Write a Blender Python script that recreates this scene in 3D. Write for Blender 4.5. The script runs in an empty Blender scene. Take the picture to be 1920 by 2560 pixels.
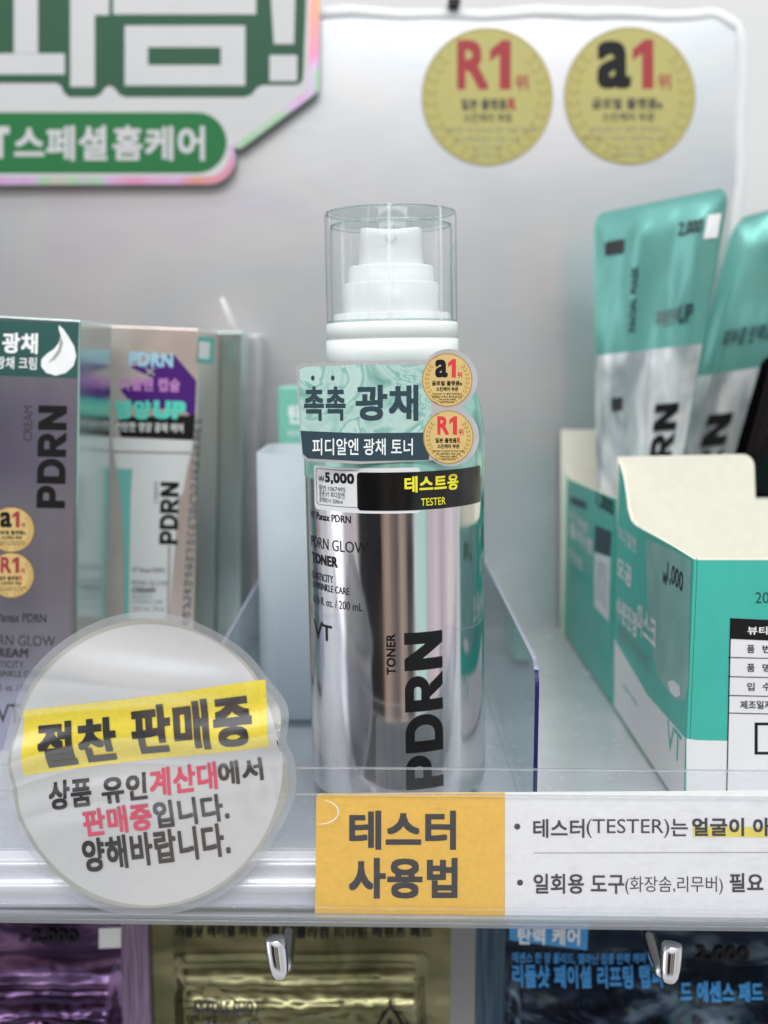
import bpy, bmesh, math, random
from mathutils import Vector, Matrix, noise as mnoise
random.seed(7)
SC = bpy.context.scene
COL = SC.collection
rad = math.radians

# ---------------------------------------------------------------- camera
F_PX, PITCH, CAM_H = 2700.0, rad(8.0), 0.125
cam = bpy.data.cameras.new('camera')
cam.sensor_fit = 'VERTICAL'; cam.sensor_height = 36.0
cam.lens = F_PX / 2560.0 * 36.0
cam.clip_start = 0.01; cam.clip_end = 60
cam.dof.use_dof = True; cam.dof.focus_distance = 0.276; cam.dof.aperture_fstop = 9.5
camo = bpy.data.objects.new('camera', cam); COL.objects.link(camo)
camo.location = (0, 0, CAM_H); camo.rotation_euler = (math.pi / 2 - PITCH, 0, 0)
SC.camera = camo

# ---------------------------------------------------------------- world: the lit shop around the shelf
W = bpy.data.worlds.new('World'); SC.world = W; W.use_nodes = True
nt = W.node_tree; N = nt.nodes; L = nt.links
bg = N['Background']


def math_node(nt, op, a=None, b=None, c=None, clamp=False):
    n = nt.nodes.new('ShaderNodeMath'); n.operation = op; n.use_clamp = clamp
    for i, v in enumerate((a, b, c)):
        if v is None: continue
        if isinstance(v, (int, float)): n.inputs[i].default_value = v
        else: nt.links.new(v, n.inputs[i])
    return n.outputs[0]


def ramp_node(nt, fac, stops, interp='LINEAR'):
    n = nt.nodes.new('ShaderNodeValToRGB'); n.color_ramp.interpolation = interp
    e = n.color_ramp.elements
    while len(e) < len(stops): e.new(0.5)
    for i, (p, c) in enumerate(stops):
        e[i].position = p
        e[i].color = tuple(c) + (1,) if len(c) == 3 else c
    nt.links.new(fac, n.inputs[0])
    return n.outputs[0]


def mix_node(nt, fac, a, b):
    n = nt.nodes.new('ShaderNodeMix'); n.data_type = 'RGBA'
    for s, v in ((0, fac), (6, a), (7, b)):
        if isinstance(v, (int, float)): n.inputs[s].default_value = v
        elif isinstance(v, tuple): n.inputs[s].default_value = v + (1,) if len(v) == 3 else v
        else: nt.links.new(v, n.inputs[s])
    return n.outputs[2]


tc = N.new('ShaderNodeTexCoord')
sep = N.new('ShaderNodeSeparateXYZ'); L.new(tc.outputs['Generated'], sep.inputs[0])
az = math_node(nt, 'ARCTAN2', sep.outputs[0], math_node(nt, 'MULTIPLY', sep.outputs[1], -1.0))
azn = math_node(nt, 'MULTIPLY_ADD', az, 1 / (2 * math.pi), 0.5)
el = math_node(nt, 'MULTIPLY', math_node(nt, 'ARCSINE', sep.outputs[2]), 180 / math.pi)


def A(d): return 0.5 + d / 360.0
# the aisle at eye level: the photographer in dark clothes stands straight behind the camera
aisle = ramp_node(nt, azn, [
    (0.0, (.55, .57, .58)), (A(-120), (.42, .38, .48)), (A(-98), (.5, .48, .55)), (A(-92), (1.6, 1.65, 1.75)),
    (A(-72), (1.5, 1.5, 1.55)), (A(-68), (.62, .58, .60)), (A(-58), (.5, .47, .5)), (A(-50), (.62, .58, .58)), (A(-46), (.035, .036, .04)),
    (A(-18), (.02, .02, .022)), (A(-15), (.36, .27, .21)), (A(-9), (.40, .31, .25)), (A(-6), (.22, .18, .16)), (A(-1), (.15, .12, .11)), (A(3), (.13, .11, .10)),
    (A(6), (.44, .36, .30)), (A(11), (.36, .29, .25)), (A(15), (.05, .05, .05)), (A(21), (.06, .06, .06)),
    (A(24), (.75, .75, .76)), (A(28), (.50, .78, .69)), (A(37), (.50, .76, .68)), (A(40), (.52, .46, .48)), (A(52), (.72, .62, .67)), (A(60), (.46, .42, .44)),
    (A(72), (.8, .72, .75)), (A(84), (.55, .55, .56)), (A(100), (.95, .97, .98)), (A(130), (.6, .62, .62)), (1.0, (.55, .57, .58))])
elv = math_node(nt, 'MULTIPLY_ADD', el, 1 / 180.0, 0.5)


def E_(d): return 0.5 + d / 180.0
up = ramp_node(nt, elv, [
    (E_(-90), (.45, .45, .46)), (E_(-35), (.68, .68, .69)), (E_(-12), (.40, .40, .41)), (E_(6), (.42, .42, .43)), (E_(12), (.70, .71, .73)),
    (E_(18), (.84, .85, .89)), (E_(30), (1.0, 1.01, 1.04)), (E_(55), (.95, .96, .98)), (E_(90), (.8, .8, .82))])
f_up = math_node(nt, 'MULTIPLY', math_node(nt, 'SUBTRACT', el, 9.0), 1 / 8.0, clamp=True)
f_dn = math_node(nt, 'MULTIPLY', math_node(nt, 'SUBTRACT', -0.0 if False else math_node(nt, 'MULTIPLY', el, -1.0), 24.0), 1 / 10.0, clamp=True)
f_any = math_node(nt, 'MAXIMUM', f_up, f_dn)
L.new(mix_node(nt, f_any, aisle, up), bg.inputs[0])
bg.inputs[1].default_value = 0.88


def area(name, loc, aim, sx, sy, power, color=(1, 1, 1)):
    l = bpy.data.lights.new(name, 'AREA'); l.shape = 'RECTANGLE'; l.size = sx; l.size_y = sy; l.energy = power; l.color = color
    o = bpy.data.objects.new(name, l); COL.objects.link(o); o.location = loc
    o.rotation_euler = (Vector(aim) - Vector(loc)).to_track_quat('-Z', 'Y').to_euler()
    return o


area('shelf_light', (0.0, 0.20, 0.62), (0, 0.33, 0.0), 0.9, 0.10, 1.1, (1, .99, .97))
area('ceiling_light', (0.1, -1.25, 1.25), (0, 0.33, 0.05), 1.6, 0.32, 9.5, (1, .99, .97))
area('added_front_light', (-0.2, -2.2, 2.1), (0, 0.33, 0.05), 2.6, 0.16, 20.0, (1, .99, .98))  # unseen extra lamp, added for front light and glare on the round notice

SC.view_settings.view_transform = 'Standard'; SC.view_settings.look = 'None'
SC.view_settings.exposure = 0.26; SC.view_settings.gamma = 1.0; SC.view_settings.use_curve_mapping = False
SC.render.engine = 'CYCLES'
SC.cycles.use_denoising = True
SC.cycles.max_bounces = 14; SC.cycles.transparent_max_bounces = 24
SC.cycles.transmission_bounces = 10; SC.cycles.glossy_bounces = 6; SC.cycles.diffuse_bounces = 4
SC.cycles.caustics_reflective = False; SC.cycles.sample_clamp_indirect = 4.0

# ---------------------------------------------------------------- measuring helpers (rays of the camera, met with real planes)
CP, SP = math.cos(PITCH), math.sin(PITCH)
O = Vector((0, 0, CAM_H))


def ray(px, py):
    cx, cy = (px - 960) / F_PX, (1280 - py) / F_PX
    return Vector((cx, CP + cy * SP, -SP + cy * CP))


def hit(px, py, p0, n):
    d = ray(px, py)
    return O + d * ((Vector(p0) - O).dot(n) / d.dot(n))


class Plane:
    """a plane in the place; a pixel becomes the point where its ray meets it, off metres in front"""
    def __init__(s, p0, n):
        s.p0 = Vector(p0); s.n = Vector(n).normalized()
        if s.n.dot(O - s.p0) < 0: s.n = -s.n
    def __call__(s, px, py, off=0.0):
        return hit(px, py, s.p0, s.n) + s.n * off


def FY(Y): return Plane((0, Y, 0), (0, -1, 0))
def FX(X): return Plane((X, 0, 0), (-1 if X > 0 else 1, 0, 0))
def zz(py, Y): return hit(960, py, (0, Y, 0), Vector((0, -1, 0))).z


# ---------------------------------------------------------------- materials
def lin(c):
    return tuple((v / 255 / 12.92) if v / 255 <= 0.04045 else ((v / 255 + 0.055) / 1.055) ** 2.4 for v in c)


def base(name):
    m = bpy.data.materials.new(name); m.use_nodes = True
    return m, m.node_tree, m.node_tree.nodes['Principled BSDF']


def noise(nt, scale, detail=3, vec=None, stretch=None):
    n = nt.nodes.new('ShaderNodeTexNoise'); n.inputs['Scale'].default_value = scale; n.inputs['Detail'].default_value = detail
    t = nt.nodes.new('ShaderNodeTexCoord'); out = t.outputs['Object']
    if stretch:
        mp = nt.nodes.new('ShaderNodeMapping'); mp.inputs['Scale'].default_value = stretch
        nt.links.new(out, mp.inputs[0]); out = mp.outputs[0]
    nt.links.new(out, n.inputs['Vector'])
    return n.outputs[0]


def mat(name, rgb, rough=.5, metal=0.0, var=.06, scale=120, bump=0.0, coat=0.0, spec=.5, bscale=None, rvar=.12, emis=None):
    """rgb is 0-255 sRGB of the thing's own colour"""
    m, nt, b = base(name); c = lin(rgb)
    f = noise(nt, scale, 4)
    col = ramp_node(nt, f, [(.3, tuple(v * (1 - var) for v in c)), (.7, tuple(min(1, v * (1 + var)) for v in c))])
    nt.links.new(col, b.inputs['Base Color'])
    r = math_node(nt, 'MULTIPLY_ADD', noise(nt, scale * 2.3, 4), rvar, max(0.0, rough - rvar / 2))
    nt.links.new(r, b.inputs['Roughness'])
    b.inputs['Metallic'].default_value = metal
    b.inputs['Specular IOR Level'].default_value = spec
    if coat:
        b.inputs['Coat Weight'].default_value = coat; b.inputs['Coat Roughness'].default_value = .04
    if bump:
        bn = nt.nodes.new('ShaderNodeBump'); bn.inputs['Strength'].default_value = bump; bn.inputs['Distance'].default_value = .0005
        nt.links.new(noise(nt, bscale or scale, 5), bn.inputs['Height']); nt.links.new(bn.outputs[0], b.inputs['Normal'])
    return m


def clear(name, tint=(250, 252, 252), gloss=.035, edge=None, haze=0.0, haze_col=(235, 238, 240), fr=1.35, scratch=0.0, streak=0.0):
    """thin clear plastic: lets light straight through, mirrors at a slant, may be milky"""
    m = bpy.data.materials.new(name); m.use_nodes = True; nt = m.node_tree; n = nt.nodes; n.clear()
    out = n.new('ShaderNodeOutputMaterial')
    tr = n.new('ShaderNodeBsdfTransparent'); gl = n.new('ShaderNodeBsdfGlossy'); gl.inputs['Roughness'].default_value = gloss
    lw = n.new('ShaderNodeLayerWeight'); lw.inputs[0].default_value = .5
    c = lin(tint)
    if edge: nt.links.new(ramp_node(nt, lw.outputs['Facing'], [(.0, c), (.72, c), (.93, lin(edge)), (1, lin(edge))]), tr.inputs[0])
    else: tr.inputs[0].default_value = c + (1,)
    f0 = ((fr - 1) / (fr + 1)) ** 2
    fac = math_node(nt, 'MULTIPLY_ADD', math_node(nt, 'POWER', lw.outputs['Facing'], 5.0), .75, f0, clamp=True)
    if scratch:
        s = ramp_node(nt, noise(nt, 60, 8, stretch=(3, 3, 22)), [(.52, (0, 0, 0)), (.72, (scratch,) * 3)])
        fac = math_node(nt, 'ADD', fac, s, clamp=True)
    mx = n.new('ShaderNodeMixShader'); nt.links.new(fac, mx.inputs[0]); nt.links.new(tr.outputs[0], mx.inputs[1]); nt.links.new(gl.outputs[0], mx.inputs[2])
    last = mx.outputs[0]
    if haze:
        df = n.new('ShaderNodeBsdfDiffuse'); df.inputs[0].default_value = lin(haze_col) + (1,)
        tl = n.new('ShaderNodeBsdfTranslucent'); tl.inputs[0].default_value = lin(haze_col) + (1,)
        dm = n.new('ShaderNodeMixShader'); dm.inputs[0].default_value = .5
        nt.links.new(df.outputs[0], dm.inputs[1]); nt.links.new(tl.outputs[0], dm.inputs[2])
        m2 = n.new('ShaderNodeMixShader'); m2.inputs[0].default_value = haze
        nt.links.new(last, m2.inputs[1]); nt.links.new(dm.outputs[0], m2.inputs[2]); last = m2.outputs[0]
    if streak:   # upright reflection lines, put in as white diffuse colour
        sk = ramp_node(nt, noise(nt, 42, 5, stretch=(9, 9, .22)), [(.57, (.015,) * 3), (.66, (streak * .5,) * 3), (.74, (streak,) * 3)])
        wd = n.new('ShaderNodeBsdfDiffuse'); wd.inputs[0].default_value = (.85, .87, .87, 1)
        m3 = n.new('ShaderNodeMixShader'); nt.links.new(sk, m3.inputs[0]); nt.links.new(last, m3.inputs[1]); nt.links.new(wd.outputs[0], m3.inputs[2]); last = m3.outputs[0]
    nt.links.new(last, out.inputs[0])
    return m


def ink(name, rgb, rough=.5): return mat(name, rgb, rough, 0, .04, 400, spec=.22)


K = {
    'black': ink('black_ink', (22, 22, 24)), 'charcoal': ink('charcoal_ink', (62, 62, 66), .5), 'slate': ink('slate_ink', (50, 70, 80)),
    'white_ink': ink('white_ink', (240, 243, 243)), 'red': ink('red_ink', (214, 62, 66)), 'pink_red': ink('pink_red_ink', (205, 88, 108)),
    'gold': ink('gold_print', (212, 184, 124), .35), 'gold_dark': ink('gold_wreath_print', (178, 140, 62), .35),
    'yellow_ink': ink('yellow_ink', (238, 232, 60)), 'dark_red': ink('dark_red_ink', (158, 62, 66)), 'grey_ink': ink('grey_ink', (120, 122, 124)),
    'board_gold': ink('sticker_gold_print', (178, 172, 110), .4), 'board_gold_rim': ink('sticker_gold_rim_print', (162, 152, 90), .4),
    'tube_mint': ink('tube_mint_print', (120, 192, 184)), 'mint_ink': ink('mint_ink', (70, 185, 168)), 'violet': ink('violet_print', (76, 32, 118)), 'lilac': ink('lilac_print', (196, 138, 200)),
    'sky_ink': ink('light_blue_print', (160, 205, 225)), 'mint_txt': ink('bright_mint_print', (92, 214, 194)),
    'blue_txt': ink('bright_blue_print', (70, 150, 215)), 'blue_box': ink('blue_tab_print', (78, 160, 222)),
    'dgreen': ink('dark_green_print', (48, 86, 66), .4), 'green': ink('green_pill_print', (40, 110, 64), .4),
    'sign_white': mat('white_sign_card', (192, 193, 195), .45, 0, .02, 60), 'paper': mat('white_paper', (243, 244, 245), .6, 0, .03, 500, .15),
    'orange': mat('orange_paper', (246, 196, 82), .55, 0, .05, 700, .2), 'hilite': ink('yellow_highlighter', (240, 222, 110)),
    'yellow_paper': mat('yellow_printed_band', (240, 220, 76), .3, 0, .06, 900, .1, coat=.5),
    'white_plastic': mat('white_plastic', (219, 222, 224), .32, 0, .02, 60), 'sticker_white': mat('white_sticker_paper', (226, 228, 230), .35, 0, .02, 300),
    'black_sticker': mat('black_sticker_film', (14, 14, 15), .22, 0, .1, 200), 'cream_card': mat('cream_card_inside', (238, 234, 221), .6, 0, .025, 300, .1),
    'teal_card': mat('teal_printed_card', (66, 182, 166), .38, 0, .04, 90), 'white_card': mat('white_printed_card', (232, 232, 234), .4, 0, .02, 90),
    'box_teal': mat('teal_pouch_film', (110, 176, 167), .24, .35, .08, 40, .25, bscale=50), 'grey_line': ink('grey_rule', (165, 165, 165)),
    'mint_card': mat('mint_card', (120, 190, 172), .4, 0, .05, 60), 'collar_white': mat('white_collar_plastic', (232, 238, 236), .32, 0, .015, 60), 'pump_white': mat('bright_white_pump_plastic', (226, 228, 229), .3, 0, .01, 60), 'white_metal': mat('white_painted_metal', (228, 230, 233), .2, .15, .03, 40),
    'chrome': mat('chromed_steel', (225, 225, 228), .08, 1, .03, 300), 'acrylic_edge': mat('blue_acrylic_edge', (34, 34, 92), .3, 0, .1, 90, spec=.3),
    'acrylic_top': mat('pale_acrylic_edge', (138, 140, 160), .2, 0, .1, 90), 'black_foil': mat('black_foil', (18, 18, 20), .16, .3, .1, 60, .3, bscale=80), 'wall': mat('white_wall_paint', (214, 215, 215), .6, 0, .02, 20),
}


def brushed(name, rgb, rough, stretch, amt=.05, tints=None, bump=.15):
    """brushed or holographic metal film"""
    m, nt, b = base(name); c = lin(rgb)
    f = noise(nt, 90, 5, stretch=stretch)
    stops = [(.3, tuple(v * (1 - amt) for v in c)), (.7, tuple(min(1, v * (1 + amt)) for v in c))]
    col = ramp_node(nt, f, stops)
    if tints:
        t = ramp_node(nt, noise(nt, 9, 2, stretch=(1, 1, 1.6)), [(.30 + .4 * i / (len(tints) - 1), lin(k)) for i, k in enumerate(tints)])
        mx = nt.nodes.new('ShaderNodeMix'); mx.data_type = 'RGBA'; mx.blend_type = 'MULTIPLY'; mx.inputs[0].default_value = 1
        nt.links.new(col, mx.inputs[6]); nt.links.new(t, mx.inputs[7]); col = mx.outputs[2]
    nt.links.new(col, b.inputs['Base Color'])
    b.inputs['Metallic'].default_value = 1
    nt.links.new(math_node(nt, 'MULTIPLY_ADD', f, .08, rough - .04), b.inputs['Roughness'])
    bn = nt.nodes.new('ShaderNodeBump'); bn.inputs['Strength'].default_value = bump; bn.inputs['Distance'].default_value = .0002
    nt.links.new(f, bn.inputs['Height']); nt.links.new(bn.outputs[0], b.inputs['Normal'])
    return m


K['panel'] = brushed('holographic_silver_film', (222, 223, 226), .30, (.5, 30, 26), .035, [(246, 244, 255), (255, 255, 255), (244, 250, 252), (255, 252, 249)], .04)
_b = K['panel'].node_tree.nodes['Principled BSDF']; _b.inputs['Metallic'].default_value = .72
K['bottle_silver'] = brushed('silver_bottle_metal', (224, 222, 224), .095, (14, 14, .25), .05, None, .03)
_m = K['bottle_silver']; _b = _m.node_tree.nodes['Principled BSDF']; _l = _b.inputs['Roughness'].links[0].from_socket
_sm = ramp_node(_m.node_tree, noise(_m.node_tree, 55, 7, stretch=(1, 1, .7)), [(.42, (0, 0, 0)), (.66, (.05, .05, .05))])
_gr = ramp_node(_m.node_tree, noise(_m.node_tree, 2600, 2), [(.70, (0, 0, 0)), (.74, (.14, .14, .14))])
_m.node_tree.links.new(math_node(_m.node_tree, 'ADD', math_node(_m.node_tree, 'ADD', _l, _sm), _gr), _b.inputs['Roughness'])
K['box_silver'] = brushed('silver_box_foil', (176, 168, 176), .26, (1, 1, 1), .05, [(200, 190, 215), (255, 255, 255), (205, 200, 210)], .05)
K['box_pinksilver'] = brushed('pinkish_silver_box_foil', (226, 214, 208), .3, (1, 1, 1), .05, None, .08)
K['box_sidefoil'] = brushed('pale_mint_box_foil', (196, 214, 212), .22, (1, 1, .2), .05, None, .05)
K['label_silver'] = mat('silvery_label_edge', (214, 212, 216), .25, .45, .06, 200)
K['clear_gloss'] = clear('clear_acrylic', (252, 253, 254), .03, edge=(226, 234, 238), fr=1.22)
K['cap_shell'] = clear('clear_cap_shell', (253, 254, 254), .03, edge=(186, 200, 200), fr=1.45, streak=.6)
K['cap_rim'] = clear('clear_cap_rim', (226, 238, 237), .04, edge=(150, 178, 178), haze=.12, fr=1.9)
K['rail_clear'] = clear('scuffed_clear_rail', (254, 254, 255), .06, edge=(232, 236, 240), haze=.03, scratch=.05, fr=1.22)
K['rail_edge'] = clear('clear_rail_edge', (226, 230, 234), .08, haze=.25, fr=1.6)
K['frost'] = clear('frosted_plastic', (225, 235, 240), .25, haze=.78, haze_col=(238, 245, 250))
K['laminate'] = clear('clear_laminate', (245, 247, 248), .1, haze=.34, haze_col=(240, 242, 244), fr=1.45)


def wavy(name, stops, scale, rough=.3, dist=3.0, stretch=(1, 1, 1), metal=0.0, detail=3):
    """flowing colour: a printed picture, e.g. poured water or gel, or foil with highlights put in"""
    m, nt, b = base(name)
    n = nt.nodes.new('ShaderNodeTexNoise'); n.inputs['Scale'].default_value = scale; n.inputs['Detail'].default_value = detail; n.inputs['Distortion'].default_value = dist
    t = nt.nodes.new('ShaderNodeTexCoord'); mp = nt.nodes.new('ShaderNodeMapping'); mp.inputs['Scale'].default_value = stretch
    nt.links.new(t.outputs['Object'], mp.inputs[0]); nt.links.new(mp.outputs[0], n.inputs['Vector'])
    nt.links.new(ramp_node(nt, n.outputs[0], [(p, lin(c)) for p, c in stops]), b.inputs['Base Color'])
    b.inputs['Roughness'].default_value = rough; b.inputs['Metallic'].default_value = metal
    return m


K['water'] = wavy('poured_water_print', [(.30, (92, 150, 138)), (.42, (152, 192, 184)), (.50, (180, 210, 203)), (.56, (124, 176, 164)), (.60, (186, 214, 208)), (.8, (166, 202, 194))], 60, .3, 2.2)
K['gel'] = wavy('clear_gel_print', [(.3, (120, 172, 166)), (.5, (134, 182, 176)), (.7, (148, 190, 185))], 40, .35, 1.0)
K['body_mint'] = mat('mint_bottle_lacquer', (150, 205, 190), .18, .35, .08, 500, .05, coat=.4)
K['iris'] = wavy('rainbow_foil_edge', [(.32, (232, 170, 120)), (.42, (240, 160, 200)), (.5, (225, 195, 240)), (.58, (170, 225, 175)), (.68, (240, 190, 215))], 22, .25, .5, metal=.5)
K['dusk_foil'] = wavy('violet_black_foil', [(.3, (36, 26, 44)), (.5, (78, 58, 90)), (.7, (146, 118, 160))], 40, .2, 1.0, (1, 1, 3), .85)  # lightest tone puts lavender highlights into the foil colour
K['violet_foil'] = wavy('violet_foil', [(.3, (84, 50, 160)), (.7, (120, 84, 190))], 60, .2, .5, (1, 1, 1), .6)
K['ribbed_foil'] = wavy('ribbed_mauve_foil', [(.4, (100, 84, 110)), (.6, (150, 132, 158))], 700, .3, 0, (3, .2, .05), .6)
K['gold_foil'] = wavy('olive_gold_foil', [(.3, (80, 81, 55)), (.5, (112, 111, 80)), (.7, (150, 147, 112))], 30, .22, 1.0, (1, 1, 2), .85)
K['gold_foil_pale'] = wavy('pale_gold_foil', [(.3, (168, 156, 112)), (.7, (206, 194, 150))], 40, .2, 1, (1, 1, 2), .6)
K['navy_foil'] = wavy('navy_foil', [(.3, (14, 22, 36)), (.5, (36, 46, 62)), (.7, (100, 116, 126))], 30, .18, 1.0, (1, 1, 3), .85)  # teal-grey highlights painted in as the lightest tone
K['navy_edge'] = wavy('blue_grey_foil', [(.4, (36, 62, 84)), (.6, (74, 92, 104))], 600, .25, 0, (3, .2, .05), .6)
K['clearish_foil'] = wavy('silver_sachet_film', [(.34, (158, 168, 172)), (.46, (208, 213, 216)), (.56, (236, 238, 239)), (.66, (196, 206, 208))], 34, .22, 1.4, (1.5, 1, .5), .3)  # white highlights and darker edges of the film put into its colour
K['tube_white'] = mat('white_tube_print', (220, 226, 226), .35, 0, .03, 30)
K['floor'] = mat('pale_grey_shelf_metal', (198, 202, 205), .24, .25, .05, 55, .08, rvar=.22)


# ---------------------------------------------------------------- mesh builder
def world_loc(o):
    v = Vector((0, 0, 0))
    while o: v += o.location; o = o.parent
    return v


_tcache = {}


def glyphs(s, bold=0.0):
    key = (s, round(bold, 3))
    if s in SHAPED: return SHAPED[s]
    if key not in _tcache:
        c = bpy.data.curves.new('t', 'FONT'); c.body = s; c.resolution_u = 3; c.space_character = 1 + bold * 1.6
        o = bpy.data.objects.new('t', c); COL.objects.link(o)
        dg = bpy.context.evaluated_depsgraph_get(); me = bpy.data.meshes.new_from_object(o.evaluated_get(dg))
        _tcache[key] = ([v.co.to_2d() for v in me.vertices], [tuple(p.vertices) for p in me.polygons])
        bpy.data.objects.remove(o); bpy.data.curves.remove(c); bpy.data.meshes.remove(me)
    return _tcache[key]


LAYER = 3e-6


def heavy_word():
    """the broad geometric capitals P D R N, drawn as flat shapes (cap height 1)"""
    S_, T, W_, G = .30, .25, .98, .08
    vs, fs = [], []
    def pol(pts, x): b = len(vs); vs.extend([Vector((x + p, q)) for p, q in pts]); fs.append(tuple(range(b, b + len(pts))))
    def bowl(x, y0, y1, w, t):
        ro, ri = (y1 - y0) / 2, (y1 - y0) / 2 - t; cx, ci = min(w - ro, w * .6), w - (w - min(w - ro, w * .6)) ; cy = (y0 + y1) / 2; rx = w - cx; rix = rx - S_ * .92
        o = [(cx + rx * math.cos(rad(a)), cy + ro * math.sin(rad(a))) for a in range(90, -91, -10)]
        i = [(cx + rix * math.cos(rad(a)), cy + ri * math.sin(rad(a))) for a in range(-90, 91, 10)]
        pol([(S_, y1)] + o + [(S_, y0), (S_, y0 + t)] + i + [(S_, y1 - t)], x)
    x = 0
    pol([(0, 0), (S_, 0), (S_, 1), (0, 1)], x); bowl(x, .33, 1, .90, .225); x += .90 + G
    pol([(0, 0), (S_, 0), (S_, 1), (0, 1)], x); bowl(x, 0, 1, 1.0, .235); x += 1.0 + G
    pol([(0, 0), (S_, 0), (S_, 1), (0, 1)], x); bowl(x, .36, 1, .93, .225); pol([(.36, .36), (.70, .36), (1.0, 0), (.64, 0)], x); x += 1.0 + G
    pol([(0, 0), (S_, 0), (S_, 1), (0, 1)], x); pol([(W_ - S_, 0), (W_, 0), (W_, 1), (W_ - S_, 1)], x); pol([(S_, 1), (S_, .54), (W_ - S_, 0), (W_ - S_, .46)], x)
    return vs, fs


SHAPED = {'PDRN*': heavy_word(), '1*': ([Vector(q) for q in ((.46, 0), (1, 0), (1, 1), (.60, 1), (0, .80), (0, .56), (.46, .72))], [tuple(range(7))])}


class MB:
    def __init__(s): s.v = []; s.f = []; s.m = []; s.sm = []; s.mats = []
    def mi(s, m):
        m = K[m] if isinstance(m, str) else m
        if m not in s.mats: s.mats.append(m)
        return s.mats.index(m)
    def add(s, vs, fs, m, smooth=False):
        b = len(s.v); k = s.mi(m); s.v += [Vector(q) for q in vs]
        for f in fs: s.f.append(tuple(b + i for i in f)); s.m.append(k); s.sm.append(smooth)
        return s
    def bm(s, bm, m, smooth=False, M=None):
        bm.verts.index_update()
        s.add([(M @ q.co) if M else q.co.copy() for q in bm.verts], [[q.index for q in f.verts] for f in bm.faces], m, smooth); bm.free(); return s
    def box(s, x0, x1, y0, y1, z0, z1, m, bev=0.0, seg=2, M=None):
        bm = bmesh.new(); bmesh.ops.create_cube(bm, size=1)
        for q in bm.verts: q.co = Vector((x0 + (q.co.x + .5) * (x1 - x0), y0 + (q.co.y + .5) * (y1 - y0), z0 + (q.co.z + .5) * (z1 - z0)))
        if bev: bmesh.ops.bevel(bm, geom=bm.edges[:], offset=bev, segments=seg, affect='EDGES', profile=.5)
        return s.bm(bm, m, False, M)
    def poly(s, pts, surf, m, off=0.0, thick=0.0, edge=None):
        """a flat printed shape (pixels met with a surface), or a slab when thick"""
        fr = [surf(x, y, off) for x, y in pts]
        n = len(fr); a = sum((pts[i][0] * pts[(i + 1) % n][1] - pts[(i + 1) % n][0] * pts[i][1]) for i in range(n))
        if a > 0: fr.reverse()
        s.add(fr, [range(n)], m)
        if thick:
            nn = surf.n; bk = [q - nn * thick for q in fr]
            s.add(bk, [list(range(n))[::-1]], m)
            s.add(fr + bk, [(i, i + n, (i + 1) % n + n, (i + 1) % n) for i in range(n)], edge or m)
        return s
    def band(s, outer, inner, surf, m, off=0.0):
        n = len(outer); vs = [surf(x, y, off) for x, y in outer] + [surf(x, y, off) for x, y in inner]
        return s.add(vs, [(i, (i + 1) % n, (i + 1) % n + n, i + n) for i in range(n)], m)
    def text(s, txt, surf, box, m, bold=0.0, off=0.00006, rot=0.0, up=False, cut=None, shear=0.0, cuty=1):
        """lettering fitted to box=(x0,y0,x1,y1) in the surface's own measure (y down), rot in degrees about its centre"""
        vs, fs = glyphs(txt, bold); bold = 0.0 if txt in SHAPED else bold
        if not vs: return s
        x0, x1 = min(q.x for q in vs) - bold, max(q.x for q in vs) + bold
        y0, y1 = min(q.y for q in vs) - bold, max(q.y for q in vs) + bold
        bx0, by0, bx1, by1 = box; cx, cy = (bx0 + bx1) / 2, (by0 + by1) / 2; c, sn = math.cos(rad(rot)), math.sin(rad(rot))
        dirs = [(0, 0)] + ([(bold * i, bold * j) for i in (-1, 0, 1) for j in (-1, 0, 1) if i or j] if bold else [])
        if cut:
            bm = bmesh.new(); bv = [bm.verts.new((q.x, q.y, 0)) for q in vs]
            for f in fs:
                try: bm.faces.new([bv[i] for i in f])
                except ValueError: pass
            for i in range(1, cut):
                xx = x0 + (x1 - x0) * i / cut
                if up: bmesh.ops.bisect_plane(bm, geom=bm.verts[:] + bm.edges[:] + bm.faces[:], plane_co=(0, y0 + (y1 - y0) * i / cut, 0), plane_no=(0, 1, 0))
                else: bmesh.ops.bisect_plane(bm, geom=bm.verts[:] + bm.edges[:] + bm.faces[:], plane_co=(xx, 0, 0), plane_no=(1, 0, 0))
            for i in range(1, cuty): bmesh.ops.bisect_plane(bm, geom=bm.verts[:] + bm.edges[:] + bm.faces[:], plane_co=(0, y0 + (y1 - y0) * i / cuty, 0), plane_no=(0, 1, 0))
            bm.verts.index_update(); vs = [q.co.to_2d() for q in bm.verts]; fs = [[q.index for q in f.verts] for f in bm.faces]; bm.free()
        for k, (dx, dy) in enumerate(dirs):
            out = []
            for q in vs:
                u = (q.x + dx - x0) / (x1 - x0); w = (q.y + dy - y0) / (y1 - y0)
                if up: X, Y = bx0 + w * (bx1 - bx0), by1 - u * (by1 - by0); X = bx0 + (1 - (1 - w)) * (bx1 - bx0) if False else bx0 + (1 - w) * (bx1 - bx0)
                else: X, Y = bx0 + u * (bx1 - bx0), by1 - w * (by1 - by0)
                X += shear * (cy - Y)
                if rot:
                    ex, ey = X - cx, Y - cy; X, Y = cx + ex * c + ey * sn, cy - ex * sn + ey * c
                out.append(surf(X, Y, off + k * LAYER))
            s.add(out, fs, m)
        return s
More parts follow.
